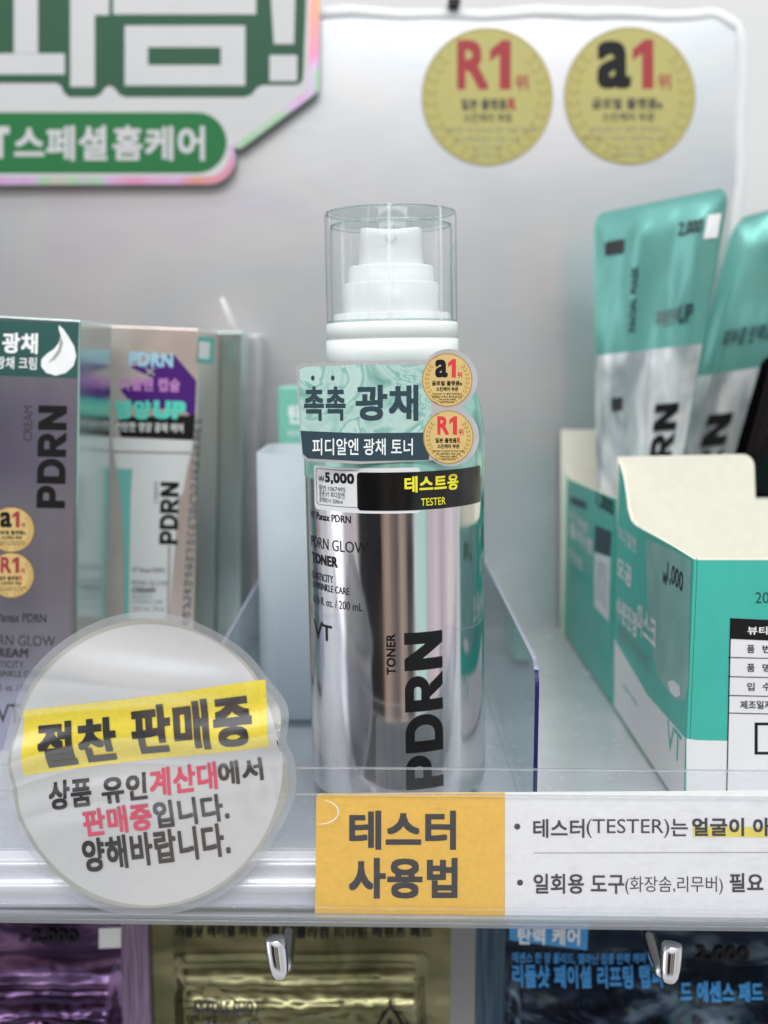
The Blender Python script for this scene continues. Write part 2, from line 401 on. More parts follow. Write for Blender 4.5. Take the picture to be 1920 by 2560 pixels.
    def lathe(s, prof, m, seg=96, smooth=True, closed=False, M=None, a0=0, a1=2 * math.pi):
        n = len(prof); vs = []; full = abs(a1 - a0 - 2 * math.pi) < 1e-6; cols = seg if full else seg + 1
        for i in range(cols):
            a = a0 + (a1 - a0) * i / seg
            for r, z in prof:
                q = Vector((r * math.sin(a), -r * math.cos(a), z)); vs.append(M @ q if M else q)
        fs = []
        for i in range(seg):
            j = (i + 1) % cols
            for k in range(n if closed else n - 1):
                k2 = (k + 1) % n; fs.append((i * n + k, j * n + k, j * n + k2, i * n + k2))
        return s.add(vs, fs, m, smooth)
    def tube(s, pts, r, m, seg=16, smooth=True, cap=True):
        vs = []; fs = []; n = len(pts); pts = [Vector(p) for p in pts]
        rs = r if isinstance(r, list) else [r] * n
        for i, p in enumerate(pts):
            t = (pts[min(i + 1, n - 1)] - pts[max(i - 1, 0)]).normalized()
            a = t.orthogonal().normalized() if abs(t.z) > .9 else t.cross(Vector((0, 0, 1))).normalized(); b = t.cross(a)
            for k in range(seg):
                w = 2 * math.pi * k / seg; vs.append(p + (a * math.cos(w) + b * math.sin(w)) * rs[i])
        for i in range(n - 1):
            for k in range(seg): fs.append((i * seg + k, i * seg + (k + 1) % seg, (i + 1) * seg + (k + 1) % seg, (i + 1) * seg + k))
        if cap: fs += [tuple(range(seg))[::-1], tuple((n - 1) * seg + k for k in range(seg))]
        return s.add(vs, fs, m, smooth)
    def grid(s, fn, nu, nv, m, smooth=True):
        vs = [fn(i / nu, j / nv) for j in range(nv + 1) for i in range(nu + 1)]; w = nu + 1
        return s.add(vs, [(j * w + i, j * w + i + 1, (j + 1) * w + i + 1, (j + 1) * w + i) for j in range(nv) for i in range(nu)], m, smooth)
    def build(s, name, parent=None, local=False, label=None):
        me = bpy.data.meshes.new(name); o = bpy.data.objects.new(name, me); COL.objects.link(o)
        off = world_loc(parent) if (parent and not local) else Vector((0, 0, 0))
        me.from_pydata([tuple(q - off) for q in s.v], [], s.f)
        for m in s.mats: me.materials.append(m)
        me.polygons.foreach_set('material_index', s.m); me.polygons.foreach_set('use_smooth', s.sm); me.update()
        if parent: o.parent = parent
        if label: o['label'] = label
        return o


def thing(name, label, cat, loc, group=None):
    o = bpy.data.objects.new(name, None); o.empty_display_size = .01; COL.objects.link(o); o.location = loc
    return tag(o, label, cat, group)


def tag(o, label, cat, group=None):
    o['label'] = label; o['category'] = cat
    if group: o['group'] = group
    return o


def structure(o): o['kind'] = 'structure'; return o


def arc(cx, cy, rx, ry, a0, a1, n):
    return [(cx + rx * math.cos(rad(a0 + (a1 - a0) * i / n)), cy + ry * math.sin(rad(a0 + (a1 - a0) * i / n))) for i in range(n + 1)]


def circ(cx, cy, rx, ry=None, n=64): return arc(cx, cy, rx, ry or rx, 0, 360, n)[:-1]


def rrect(x0, y0, x1, y1, r, n=8):
    return arc(x1 - r, y0 + r, r, r, -90, 0, n) + arc(x1 - r, y1 - r, r, r, 0, 90, n) + arc(x0 + r, y1 - r, r, r, 90, 180, n) + arc(x0 + r, y0 + r, r, r, 180, 270, n)


def rect(x0, y0, x1, y1): return [(x0, y0), (x1, y0), (x1, y1), (x0, y1)]


def medal(mb, surf, cx, cy, r, ry, big, big_col, one_col, lines, gold, rim, off, wreath=True, txtcol='black'):
    """a round gold award print: rim, laurel leaves, big letter, small lines"""
    mb.poly(circ(cx, cy, r, ry), surf, rim, off)
    mb.poly(circ(cx, cy, r * .965, ry * .965), surf, gold, off + 2e-5)
    o2 = off + 4e-5
    if wreath:
        for side in (-1, 1):
            for i in range(11):
                a = rad(-38 + i * 11.5)
                for t, rr in ((.5, .90), (-.5, .80)):
                    px, py = cx + side * r * rr * math.cos(a), cy + ry * rr * math.sin(a) + .0 * ry
                    d = a + math.pi / 2 + t * .9; l, w = r * .085, r * .03
                    ux, uy = side * math.cos(d), math.sin(d)
                    mb.poly([(px - ux * l, py - uy * l), (px - uy * w, py + ux * w), (px + ux * l, py + uy * l), (px + uy * w, py - ux * w)], surf, rim if gold == 'board_gold' else 'gold_dark', o2)
    a, b = big
    mb.text(a, surf, (cx - .50 * r, cy - .80 * ry, cx + .02 * r, cy - .10 * ry) if a != 'R' else (cx - .46 * r, cy - .82 * ry, cx + .02 * r, cy - .10 * ry), big_col, .03, o2)
    mb.text(b + '*', surf, (cx + .04 * r, cy - .82 * ry, cx + .36 * r, cy - .10 * ry), one_col, .022, o2)
    mb.text('위', surf, (cx + .42 * r, cy - .32 * ry, cx + .62 * r, cy - .08 * ry), one_col, .02, o2)
    for (s, x0, y0, x1, y1, bold, col) in lines:
        mb.text(s, surf, (cx + x0 * r, cy + y0 * ry, cx + x1 * r, cy + y1 * ry), col or txtcol, bold, o2)


LINES_A = [('글로벌 플랫폼a', -.64, .03, .62, .22, .03, None), ('스킨케어 부문', -.46, .27, .46, .44, .03, None), ("*2022년 'X' 셀러 컨퍼런스", -.58, .50, .58, .58, .012, None),
           ('탑브랜드 어워드 챔피언상 수상', -.62, .61, .62, .69, .012, None), ('* 본 수상은 브랜드', -.36, .72, .36, .79, .012, None), ('수상내역입니다.', -.32, .82, .32, .90, .012, None)]
LINES_R = [('일본 플랫폼', -.54, .03, .34, .22, .03, None), ('R', .36, .01, .50, .22, .05, 'red'), ('스킨케어 부문', -.46, .27, .46, .44, .03, None), ("*2022년 'X' SHOP OF THE YEAR", -.68, .50, .68, .58, .012, None),
           ('코스메틱/향수 부문 수상', -.50, .61, .50, .69, .012, None), ('* 본 수상은 브랜드', -.36, .72, .36, .79, .012, None), ('수상내역입니다.', -.32, .82, .32, .90, .012, None)]

# ================================================================ the shelf and what is behind it
PANEL_Y, RAIL_Y = 0.495, 0.252
mb = MB(); mb.box(-.6, .6, .264, .80, -.011, 0.0, 'floor', .0008)
structure(mb.build('shelf_floor'))
# rolled metal front of the shelf below the floor edge
prof = [(.2640, -.0004), (.2605, -.0010), (.2592, -.0028), (.2598, -.0048), (.2572, -.0062), (.2566, -.0082), (.2582, -.0100), (.2574, -.0112), (.2575, -.0126), (.2640, -.0126)]
mb = MB(); vs = [Vector((x, y, z)) for x in (-.6, .6) for y, z in prof]; n = len(prof)
mb.add(vs, [(i, i + 1, i + 1 + n, i + n) for i in range(n - 1)], 'white_metal', True)
structure(mb.build('shelf_edge'))
mb = MB(); mb.box(-1.2, 1.2, .60, .62, -.6, 1.0, 'wall'); structure(mb.build('back_wall'))
mb = MB(); mb.box(-.8, .8, .402, .408, -.5, -.02, 'wall'); structure(mb.build('lower_back_wall'))

board = thing('display_backboard', 'tall brushed silver holographic backboard with two round gold award stickers', 'backboard', (0, PANEL_Y, 0))
S = FY(PANEL_Y)
xr, zt = S(1845, 400).x, zz(38, PANEL_Y)
mb = MB(); bm = bmesh.new()
R_ = .012
pts = [(-.42, .0), (xr, .0)] + [(xr - R_ + R_ * math.cos(rad(a)), zt - R_ + R_ * math.sin(rad(a))) for a in range(0, 91, 10)] + [(-.42, zt)]
fv = [bm.verts.new((x, PANEL_Y, z)) for x, z in pts]; ff = bm.faces.new(fv)
ex = bmesh.ops.extrude_face_region(bm, geom=[ff]); bmesh.ops.translate(bm, vec=(0, .004, 0), verts=[q for q in ex['geom'] if isinstance(q, bmesh.types.BMVert)])
bmesh.ops.recalc_face_normals(bm, faces=bm.faces[:])
mb.bm(bm, 'panel'); mb.build('silver_panel', board)
# a folded clear sheet that wraps the board's top and right edge
mb = MB()
def wrap(u, v):
    # u along the top then round the corner and down the side; v over the edge
    a = v * math.pi - math.pi / 2
    t = u * 1.0
    if t < .62: x, z, nx, nz = -.42 + (xr - R_ + .42) * t / .62, zt, 0, 1
    elif t < .70:
        q = (t - .62) / .08 * math.pi / 2; nx, nz = math.sin(q), math.cos(q); x, z = xr - R_ + R_ * nx, zt - R_ + R_ * nz
    else: x, z, nx, nz = xr, zt - R_ - (zt - R_) * (t - .70) / .30, 1, 0
    wob = .0006 * math.sin(u * 60) + .0005 * math.sin(u * 143)
    r = .0040 + wob
    return Vector((x + nx * (math.cos(a) * r + .0005), PANEL_Y + .002 + math.sin(a) * (.0048), z + nz * (math.cos(a) * r + .0005)))
path = []
for i in range(81):
    q = wrap(i / 80, .5); path.append(Vector((q.x - .004, PANEL_Y + .0022, q.z - .004)))
mb.tube(path, [.0034 + .0002 * math.sin(i * .6) for i in range(81)], 'white_plastic', 12); mb.build('white_edge_bead', board)
mb = MB(); mb.poly(rrect(1120, -6, 1152, 9, 4), FY(PANEL_Y - .006), 'black_sticker', 0, .012); mb.build('clip', board)
bl = [('일본 플랫폼', -.40, .03, .30, .20, .03, None), ('R', .32, .02, .44, .20, .05, 'dark_red'), ('스킨케어 부문', -.36, .24, .38, .38, .02, None), ("*2022년 'X' SHOP OF THE YEAR", -.70, .44, .74, .53, 0, 'grey_ink'),
      ('코스메틱/향수 부문 수상', -.50, .58, .50, .66, 0, 'grey_ink'), ('* 본 수상은 브랜드', -.26, .71, .24, .78, 0, 'grey_ink'), ('수상내역입니다.', -.28, .83, .26, .90, 0, 'grey_ink')]
bl2 = [('글로벌 플랫폼a', -.58, .03, .50, .20, .03, None), ('스킨케어 부문', -.42, .24, .38, .38, .02, None), ("*2022년 'X' 셀러 컨퍼런스", -.62, .44, .54, .53, 0, 'grey_ink'),
       ('탑브랜드 어워드 챔피언상 수상', -.70, .58, .58, .66, 0, 'grey_ink'), ('* 본 수상은 브랜드', -.30, .71, .24, .78, 0, 'grey_ink'), ('수상내역입니다.', -.30, .83, .22, .90, 0, 'grey_ink')]
mb = MB(); medal(mb, S, 1218, 242, 164, 172, ('R', '1'), 'dark_red', 'dark_red', bl, 'board_gold', 'board_gold_rim', .0004, True, 'charcoal')
mb.build('award_sticker', board, label='round gold sticker with a red R1')
mb = MB(); medal(mb, S, 1574, 240, 164, 172, ('a', '1'), 'black', 'dark_red', bl2, 'board_gold', 'board_gold_rim', .0004, True, 'charcoal')
mb.build('award_sticker', board, label='round gold sticker with a black a and red 1')

# ---------------------------------------------------------------- the white and green promotion sign
SY = .4885
sign = thing('promotion_sign', 'white sign board with big white Hangul outlined in dark green and a green pill banner', 'sign', (-.1, SY, .2))
S = FY(SY)
edge = [(-80, -80), (800, -80), (797, 120), (796, 225)] + [(780, 240), (600, 372)] + arc(522, 392, 66, 68, -20, 90, 8) + [(-80, 462)]
mb = MB(); mb.poly(edge, S, 'sign_white', 0, .003, 'sign_white'); mb.build('sign_panel', sign)
inner = [(-80, -80), (776, -80), (772, 120), (771, 222)] + [(766, 230), (582, 366)] + arc(520, 386, 54, 56, -20, 90, 8) + [(-80, 442)]
mb = MB(); mb.band(edge, inner, S, 'iris', 6e-5); mb.build('foil_edge', sign)
mb = MB()
low = [(-80, 208), (140, 208), (152, 214), (160, 232), (172, 243), (235, 243), (252, 236), (262, 220), (274, 214), (286, 220), (300, 238), (316, 243), (612, 243), (630, 236), (642, 220), (655, 213), (742, 213), (755, 205), (758, 190), (764, 40), (768, -80), (-80, -80)]
mb.poly(low, S, 'dgreen', 6e-5)
for p in (rect(35, -80, 95, 133), rect(-80, 134, 162, 186), rect(176, -80, 237, 217), rect(237, -80, 273, 38), rect(283, -80, 640, 36)): mb.poly(p, S, 'sign_white', 12e-5)
mb.band(rect(312, 64, 613, 214), rect(370, 118, 552, 163), S, 'sign_white', 12e-5)
mb.poly([(672, -80), (740, -80), (735, 110), (685, 110)], S, 'sign_white', 12e-5); mb.poly(rect(674, 138, 743, 203), S, 'sign_white', 12e-5)
mb.build('slogan_lettering', sign)
mb = MB(); mb.poly([(-80, 281)] + arc(492, 357, 75, 76, -90, 90, 14) + [(-80, 434)], S, 'green', 6e-5)
mb.text('T', S, (-22, 316, 24, 396), 'sign_white', .05, 1.2e-4)
mb.text('스페셜', S, (36, 314, 268, 402), 'sign_white', .028, 1.2e-4); mb.text('홈케어', S, (282, 314, 512, 402), 'sign_white', .028, 1.2e-4)
mb.build('banner', sign)

# ================================================================ the toner bottle
BY, BR = .305, .0254
BX, LEAN = .0044, -.0165
bottle = thing('toner_bottle', 'tall silver pump bottle of toner with clear cap, mint promotional label and black tester sticker', 'bottle', (BX, BY, .0031))
bottle.rotation_euler = (0, LEAN, 0)
MW = Matrix.Translation(bottle.location) @ Matrix.Rotation(LEAN, 4, 'Y'); MI = MW.inverted()


def lray(px, py): return MI @ O, (MI.to_3x3() @ ray(px, py))


class Cyl:
    """wrapped round the bottle: u is an angle, v a height (y down = -z); px() turns a pixel into (angle, -height)"""
    def __init__(s, r): s.r = r
    def __call__(s, a, v, off=0.0): r = s.r + off; return Vector((r * math.sin(a), -r * math.cos(a), -v))
    def px(s, px, py):
        o, d = lray(px, py); A_ = d.x ** 2 + d.y ** 2; B_ = o.x * d.x + o.y * d.y; C_ = o.x ** 2 + o.y ** 2 - s.r ** 2
        D = max(0, B_ * B_ - A_ * C_); t = (-B_ - math.sqrt(D)) / A_; q = o + d * t
        return math.atan2(q.x, -q.y), -q.z
    def box(s, x0, y0, x1, y1):
        """pixel rectangle at its two ends -> angle/height box (heights taken at the end nearest the middle)"""
        a0 = s.px(x0, (y0 + y1) / 2)[0]; a1 = s.px(x1, (y0 + y1) / 2)[0]
        xm = x1 if abs(a1) < abs(a0) else x0
        return (a0, s.px(xm, y0)[1], a1, s.px(xm, y1)[1])


class Sheet:
    """the promotional label: a card bent gently in front of the bottle, x and -z in bottle space"""
    k = 4.5
    def at(s, x, z, off): return Vector((x, -(BR + .0007) + s.k * max(0, abs(x) - .004) ** 2 - off, z))
    def __call__(s, px, py, off=0.0):
        o, d = lray(px, py); y = -(BR + .0007)
        for _ in range(3): q = o + d * ((y - o.y) / d.y); y = s.at(q.x, 0, 0).y
        return s.at(q.x, q.z, off)
    n = Vector((0, -1, 0))


def lz(py, R=0.0):
    o, d = lray(975, py); return (o + d * ((-R - o.y) / d.y)).z


zc_top, zc_in, z_ring1, z_ring0, z_sh = lz(530), lz(560), lz(808), lz(905), lz(912)
RC, RN = .0181, .0184
mb = MB()
body = [(0, .0012), (BR - .004, .0), (BR - .0012, .0006), (BR - .0003, .0016), (BR, .003)]
zmint = lz(1192, .012)
body += [(BR, z) for z in [.01 + (zmint - .01) * i / 12 for i in range(13)]]
mb.lathe(body, 'bottle_silver', 160)
zs0 = lz(1105, .01)
sh = [(BR + .00012, zmint - .0001), (BR + .00012, zs0)]
H_ = z_sh - zs0
for i in range(1, 19):
    a = rad(90 * i / 18); sh.append((.0150 + (BR + .00012 - .0150) * math.cos(a) ** .9, zs0 + H_ * math.sin(a)))
cyl = Cyl(BR)
# lettering on the body
for s, b, bold, m in (('VT Panax PDRN', (777, 1290, 877, 1309), .012, 'black'), ('PDRN GLOW', (779, 1356, 920, 1385), 0, 'black'), ('TONER', (781, 1393, 844, 1420), .035, 'black'),
                      ('ELASTICITY', (782, 1440, 833, 1459), .002, 'black'), ('& WRINKLE CARE', (783, 1470, 873, 1488), .002, 'black'), ('6.76 fl. oz. / 200 mL', (784, 1508, 907, 1529), 0, 'black')):
    mb.text(s, cyl, cyl.box(*b), m, bold, 8e-5, cut=16)
mb.text('V', cyl, cyl.box(785, 1556, 808, 1602), 'black', .0, 8e-5); mb.text('T', cyl, cyl.box(805, 1566, 830, 1606), 'black', .01, 8e-5)
a0, v0 = cyl.px(1010, 1576); a1, v1 = cyl.px(1109, 1985)
v0 = cyl.px(1060, 1580)[1]; v1 = cyl.px(1060, 1972)[1]
mb.text('PDRN*', cyl, (a0, v0, a1, v1), 'black', .075, 8e-5, up=True, cut=8)
a0, v0 = cyl.px(965, 1585); a1, v1 = cyl.px(990, 1687)
mb.text('TONER', cyl, (a0, v0, a1, v1), 'black', .03, 8e-5, up=True)
mb.build('body', bottle, True)
mb = MB(); mb.lathe(sh, 'body_mint', 160); mb.build('shoulder', bottle, True)
mb = MB(); zr = lz(785, .0)
mb.lathe([(.012, z_ring0), (RN - .0006, z_ring0), (RN, z_ring0 + .0006), (RN, lz(850)), (RN - .00045, lz(849)), (RN - .00045, lz(847)), (RN - .0001, lz(846)), (RN - .0001, z_ring1 - .0004), (RN - .0004, z_ring1), (RC - .0018, z_ring1), (RC - .0018, zr - .0003), (RC - .0022, zr), (.013, zr)], 'collar_white', 128)
mb.build('collar', bottle, True)
mb = MB(); z1, z2, z3, z4 = lz(709), lz(667), lz(573), 0
r1, r2, r3 = .01315, .0118, .0087
mb.lathe([(r1, zr - .0002), (r1, z1 - .0005), (r1 - .0005, z1), (r2, z1), (r2, z2 - .0005), (r2 - .0005, z2), (r3 + .0004, z2)], 'pump_white', 96)
mb.build('pump_base', bottle, True)
def top_act(u, v):
    a = u * 2 * math.pi; prof = [(r3 + .0003, z2), (r3 - .0002, z3 - .0011), (r3 - .0005, z3 - .0003), (r3 - .0012, z3), (r3 * .5, z3 - .0006), (0, z3 - .001)]
    k = min(int(v * 5), 4); f = v * 5 - k; r = prof[k][0] * (1 - f) + prof[k + 1][0] * f; z = prof[k][1] * (1 - f) + prof[k + 1][1] * f
    x, y = r * math.sin(a), -r * math.cos(a)
    if k >= 1: z += (x * x - .55 * r3 * r3) * 20
    return Vector((x, y, z))
mb = MB(); mb.grid(top_act, 96, 20, 'pump_white'); mb.lathe([(.0, .0), (.0016, .0), (.0014, .0005), (0, .0003)], 'pump_white', 24, M=Matrix.Translation((0, -r3 + .0002, (z2 + z3) / 2 + .002)) @ Matrix.Rotation(math.pi / 2, 4, 'X'))
mb.build('pump_head', bottle, True)
mb = MB(); t = .0012
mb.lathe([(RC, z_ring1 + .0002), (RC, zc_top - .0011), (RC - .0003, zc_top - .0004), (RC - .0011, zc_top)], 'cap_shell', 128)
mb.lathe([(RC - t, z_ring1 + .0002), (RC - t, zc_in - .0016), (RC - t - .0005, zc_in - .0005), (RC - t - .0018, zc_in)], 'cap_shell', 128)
mb.lathe([(RC - .0011, zc_top), (0, zc_top)], 'clear_gloss', 96, False); mb.lathe([(RC - t - .0018, zc_in), (0, zc_in)], 'clear_gloss', 96, False)
for z_, r_, w_ in ((zc_top - .0004, RC - .0005, .0003), (zc_in - .0006, RC - t - .0004, .00022), (z_ring1 + .0004, RC - .0005, .0003)):
    mb.tube([Vector((r_ * math.sin(2 * math.pi * i / 96), -r_ * math.cos(2 * math.pi * i / 96), z_)) for i in range(97)], w_, 'cap_rim', 8, cap=False)
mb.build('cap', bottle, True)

# promotional label
sh_ = Sheet()
def sheet_poly(mb, pts, m, off, nx=28):
    """shape cut from the bent card: sliced in upright strips so that it follows the bend"""
    bm = bmesh.new(); f = bm.faces.new([bm.verts.new((x, -y, 0)) for x, y in pts]); bmesh.ops.triangulate(bm, faces=[f])
    xs = [p[0] for p in pts]; lo, hi = min(xs), max(xs)
    for i in range(1, nx):
        bmesh.ops.bisect_plane(bm, geom=bm.verts[:] + bm.edges[:] + bm.faces[:], plane_co=(lo + (hi - lo) * i / nx, 0, 0), plane_no=(1, 0, 0))
    bm.verts.index_update(); mb.add([sh_(q.co.x, -q.co.y, off) for q in bm.verts], [[q.index for q in f.verts] for f in bm.faces], m, True); bm.free()
mb = MB()
outl = [(757, 909), (900, 902), (1062, 900)] + arc(1122, 948, 72, 76, -140, 62, 16) + arc(1126, 1092, 72, 74, -52, 128, 14) + [(1064, 1152), (900, 1160), (770, 1153), (756, 1140), (742, 930), (745, 916)]
sheet_poly(mb, outl, 'label_silver', 0)
sheet_poly(mb, [(q[0] - 1 if q[0] < 900 else q[0], q[1]) for q in outl], 'sticker_white', -.0002)
mb.build('promotional_label', bottle, True)
LB = [o for o in COL.objects if o.name == 'promotional_label'][0]
mb = MB()
sheet_poly(mb, [(764, 917), (900, 911), (1078, 912), (1078, 1082), (900, 1083), (753, 1077), (748, 960), (749, 924)], 'water', 4e-5)
sheet_poly(mb, [(751, 1077), (900, 1083), (1078, 1081), (1072, 1150), (900, 1153), (770, 1146), (757, 1134)], 'slate', 5e-5)
for cx in (782, 832): sheet_poly(mb, circ(cx, 945, 4.5, 6.5, 20), 'slate', 9e-5, 2)
mb.text('촉촉', sh_, (760, 966, 864, 1052), 'slate', .028, 9e-5, cut=6); mb.text('광채', sh_, (889, 962, 1046, 1052), 'slate', .032, 9e-5, cut=8)
mb.text('피디알엔 광채 토너', sh_, (781, 1096, 1032, 1138), 'white_ink', .012, 9e-5, cut=12)
mb.build('water_print', LB, True)
for cy, big, c1, ln in ((950, ('a', '1'), 'black', LINES_A), (1093, ('R', '1'), 'red', LINES_R)):
    mb = MB(); cx = 1118 if cy < 1000 else 1121
    sheet_poly(mb, circ(cx, cy, 63, 67, 48), 'gold_dark', 7e-5, 16); 
    class Bent:
        n = sh_.n
        def __call__(s, x, y, off=0): return sh_(x, y, off)
    sheet_poly(mb, circ(cx, cy, 60.5, 64.5, 48), 'gold', 9e-5, 16)
    tmp = MB(); medal(tmp, Bent(), cx, cy, 60, 64, big, c1, 'red', ln, 'gold', 'gold', .0)
    # keep only what is printed over the gold (the two discs are already there)
    k0 = 0
    tmp.f = tmp.f[2:]; tmp.m = tmp.m[2:]; tmp.sm = tmp.sm[2:]
    for q in tmp.v: q.y -= 8e-5
    b0 = len(mb.v); mb.v += tmp.v
    for f, m_, s_ in zip(tmp.f, tmp.m, tmp.sm): mb.f.append(tuple(i + b0 for i in f)); mb.m.append(mb.mi(tmp.mats[m_])); mb.sm.append(s_)
    mb.build('award_medal', LB, True, label='gold medal print with a black a and red 1' if cy < 1000 else 'gold medal print with a red R1')

# tester price sticker wrapped round the bottle
cy2 = Cyl(BR + .00016)
def cyl_poly(mb, x0, x1, ya, yb, m, off, r=0.0, n=24):
    """a strip wrapped round the bottle between pixel columns x0 and x1, from height of ya to height of yb (measured at the middle)"""
    p, q = cy2.px(x0, (ya + yb) / 2)[0], cy2.px(x1, (ya + yb) / 2)[0]; t, b = cy2.px(985, ya)[1], cy2.px(985, yb)[1]
    ra = r / BR
    cols = [];
    for i in range(n + 1):
        a = p + (q - p) * i / n; d = min(a - p, q - a); ins = 0
        if r and d < ra: ins = r - math.sqrt(max(0, r * r - (r - d * BR) ** 2))
        cols.append((a, t + ins, b - ins))
    if r:
        ex = []
        for i in range(7):
            d = ra * (1 - math.cos(rad(90 * i / 6))); ins = r - math.sqrt(max(0, r * r - (r - d * BR) ** 2)); ex += [(p + d, t + ins, b - ins), (q - d, t + ins, b - ins)]
        cols = sorted([c for c in cols if c[0] - p >= ra and q - c[0] >= ra] + ex)
    vs = [];
    for a, t_, b_ in cols: vs += [cy2(a, t_, off), cy2(a, b_, off)]
    mb.add(vs, [(2 * i, 2 * i + 1, 2 * i + 3, 2 * i + 2) for i in range(len(cols) - 1)], m, True)
mb = MB()
cyl_poly(mb, 786, 1052, 1170, 1284, 'sticker_white', 0, .0012)
cyl_poly(mb, 791, 903, 1177, 1271, 'black', 3e-5, .0010); cyl_poly(mb, 792.5, 905, 1178.5, 1269.5, 'sticker_white', 5e-5, .0009)
cyl_poly(mb, 893, 1201, 1181, 1277, 'black_sticker', 9e-5, .0010, 40)
for s, b, bold, m in (('₩', (797, 1190, 811, 1205), 0, 'black'), ('5,000', (813, 1184, 886, 1214), .045, 'black'), ('품번:1067495', (798, 1217, 864, 1231), .004, 'black'),
                      ('품명:VT 피디알엔', (799, 1232, 862, 1247), .004, 'black'), ('광채토너 200ml', (799, 1248, 857, 1261), .004, 'black')):
    bx = list(cy2.box(*b)); mb.text(s, cy2, tuple(bx), m, bold, 9e-5, cut=3)
a0 = cy2.px(1011, 1205)[0]; a1 = cy2.px(1145, 1205)[0]; mb.text('테스트용', cy2, (a0, cy2.px(1011, 1191)[1], a1, cy2.px(1011, 1232)[1]), 'yellow_ink', .03, 1.6e-4, cut=6)
a0 = cy2.px(1052, 1253)[0]; a1 = cy2.px(1113, 1253)[0]; mb.text('TESTER', cy2, (a0, cy2.px(1052, 1246)[1], a1, cy2.px(1052, 1265)[1]), 'yellow_ink', .006, 1.6e-4, cut=6)
mb.build('tester_sticker', bottle, True)

# ================================================================ clear tray round the bottle, frosted bin behind it, mint carton further back
XL, XR, TY0, TY1, TH = -.0445, .0385, .2665, .47, .0485
tray = thing('acrylic_tray', 'low clear acrylic tray with blue tinted edges standing around the silver bottle', 'tray', (-.003, TY0, 0))
def side_wall(x):
    mb = MB(); r = .007; pts = [(TY0, .0006)] + [(TY0 + r - r * math.cos(rad(a)), TH - r + r * math.sin(rad(a))) for a in range(0, 91, 9)] + [(TY1, TH), (TY1, .0006)]
    t = .0011; n = len(pts)
    fr = [Vector((x, y, z)) for y, z in pts]; bk = [Vector((x + t, y, z)) for y, z in pts]
    mb.add(fr, [range(n)], 'clear_gloss'); mb.add(bk, [list(range(n))[::-1]], 'clear_gloss')
    mb.add(fr + bk, [(i, i + 1, i + 1 + n, i + n) for i in range(6)], 'acrylic_edge'); mb.add(fr + bk, [(i, i + 1, i + 1 + n, i + n) for i in range(6, n - 1)], 'acrylic_top')
    mb.build('side_wall', tray)
side_wall(XL); side_wall(XR)
mb = MB(); mb.box(XL + .0013, XR - .0002, TY0 + .002, TY1, .0006, .0028, 'clear_gloss', .0003); mb.build('tray_floor', tray)

fx0, fx1, fy0, fy1, fh = -.0430, .022, .356, .405, zz(1136, .356)
fbin = thing('frosted_bin', 'frosted white plastic bin with open top behind the silver bottle', 'bin', (-.01, .38, .003))
mb = MB()
def ringpts(i): return [(x, y) for x, y in rrect(fx0 + i, fy0 + i, fx1 - i, fy1 - i, .008 - i, 12)]
o_, i_ = ringpts(0), ringpts(.0012); n = len(o_)
vs = [Vector((x, y, z)) for z in (.0032, fh) for x, y in o_] + [Vector((x, y, z)) for z in (fh, .0046) for x, y in i_]
fs = []
for k in range(3):
    for j in range(n): fs.append((k * n + j, k * n + (j + 1) % n, (k + 1) * n + (j + 1) % n, (k + 1) * n + j))
fs += [tuple(range(n))[::-1], tuple(3 * n + j for j in range(n))]
mb.add(vs, fs, 'frost', True); mb.build('bin_shell', fbin)

mcart = thing('mint_carton', 'mint green carton with faint white print, half hidden behind frosted bin', 'carton', (-.02, .44, .003))
mx0 = hit(694, 1050, (0, .43, 0), Vector((0, -1, 0))).x; mh = zz(968, .43)
mb = MB(); mb.box(mx0, .024, .43, .462, .003, mh, 'mint_card', .0006)
S = FY(.43)
mb.text('탄력', S, (722, 1012, 790, 1060), 'white_ink', .03, 1e-4); mb.text('피디알엔', S, (718, 1076, 790, 1090), 'white_ink', .01, 1e-4)
mb.build('carton_body', mcart)

# ================================================================ cream cartons on the left
LEANC = rad(3.0)
def lean_box(mb, xr_, zt_, y0, y1, w, h, m, LEANC=LEANC, bev=.0005):
    """carton whose right top front corner is at (xr_, y0, zt_) and which leans a little to the right"""
    M = Matrix.Translation((xr_, 0, zt_)) @ Matrix.Rotation(LEANC, 4, 'Y')
    mb.box(-w, 0, y0, y1, -h, 0, m, bev, M=M); return M
YA, YB, YC = .335, .385, .436
A_c = hit(201, 800, (0, YA, 0), Vector((0, -1, 0))); B_c = hit(496, 822, (0, YB, 0), Vector((0, -1, 0)))
ca = thing('cream_carton', 'silver violet foil carton of cream with dark teal top band and white cream drop', 'carton', (A_c.x - .02, YA, 0), 'cream cartons')
S = FY(YA)
mb = MB(); lean_box(mb, A_c.x, A_c.z, YA, YA + .0385, .044, A_c.z - .0035, 'box_sidefoil'); mb.build('carton_body', ca)
K['front_a'] = brushed('violet_silver_foil_front', (186, 188, 204), .24, (1, 1, .3), .06, [(215, 208, 235), (255, 255, 255), (232, 226, 242)], .05)
mb = MB()
mb.poly([(-130, 794), (198, 806), (168, 1960), (-180, 1960)], S, 'front_a', 6e-5)
mb.poly([(-130, 796), (197, 806), (191, 946), (-130, 936)], S, 'slate', 9e-5) if False else None
K['topband'] = wavy('dark_teal_band_print', [(.3, (44, 84, 80)), (.7, (62, 108, 102))], 12, .3, .3)
mb.poly([(-130, 796), (197, 807), (193, 946), (-130, 934)], S, 'topband', 1.1e-4)
mb.text('광채', S, (6, 832, 95, 884), 'white_ink', .035, 1.6e-4, -1.5); mb.text('광채 크림', S, (-10, 892, 92, 923), 'white_ink', .015, 1.6e-4, -1.5)
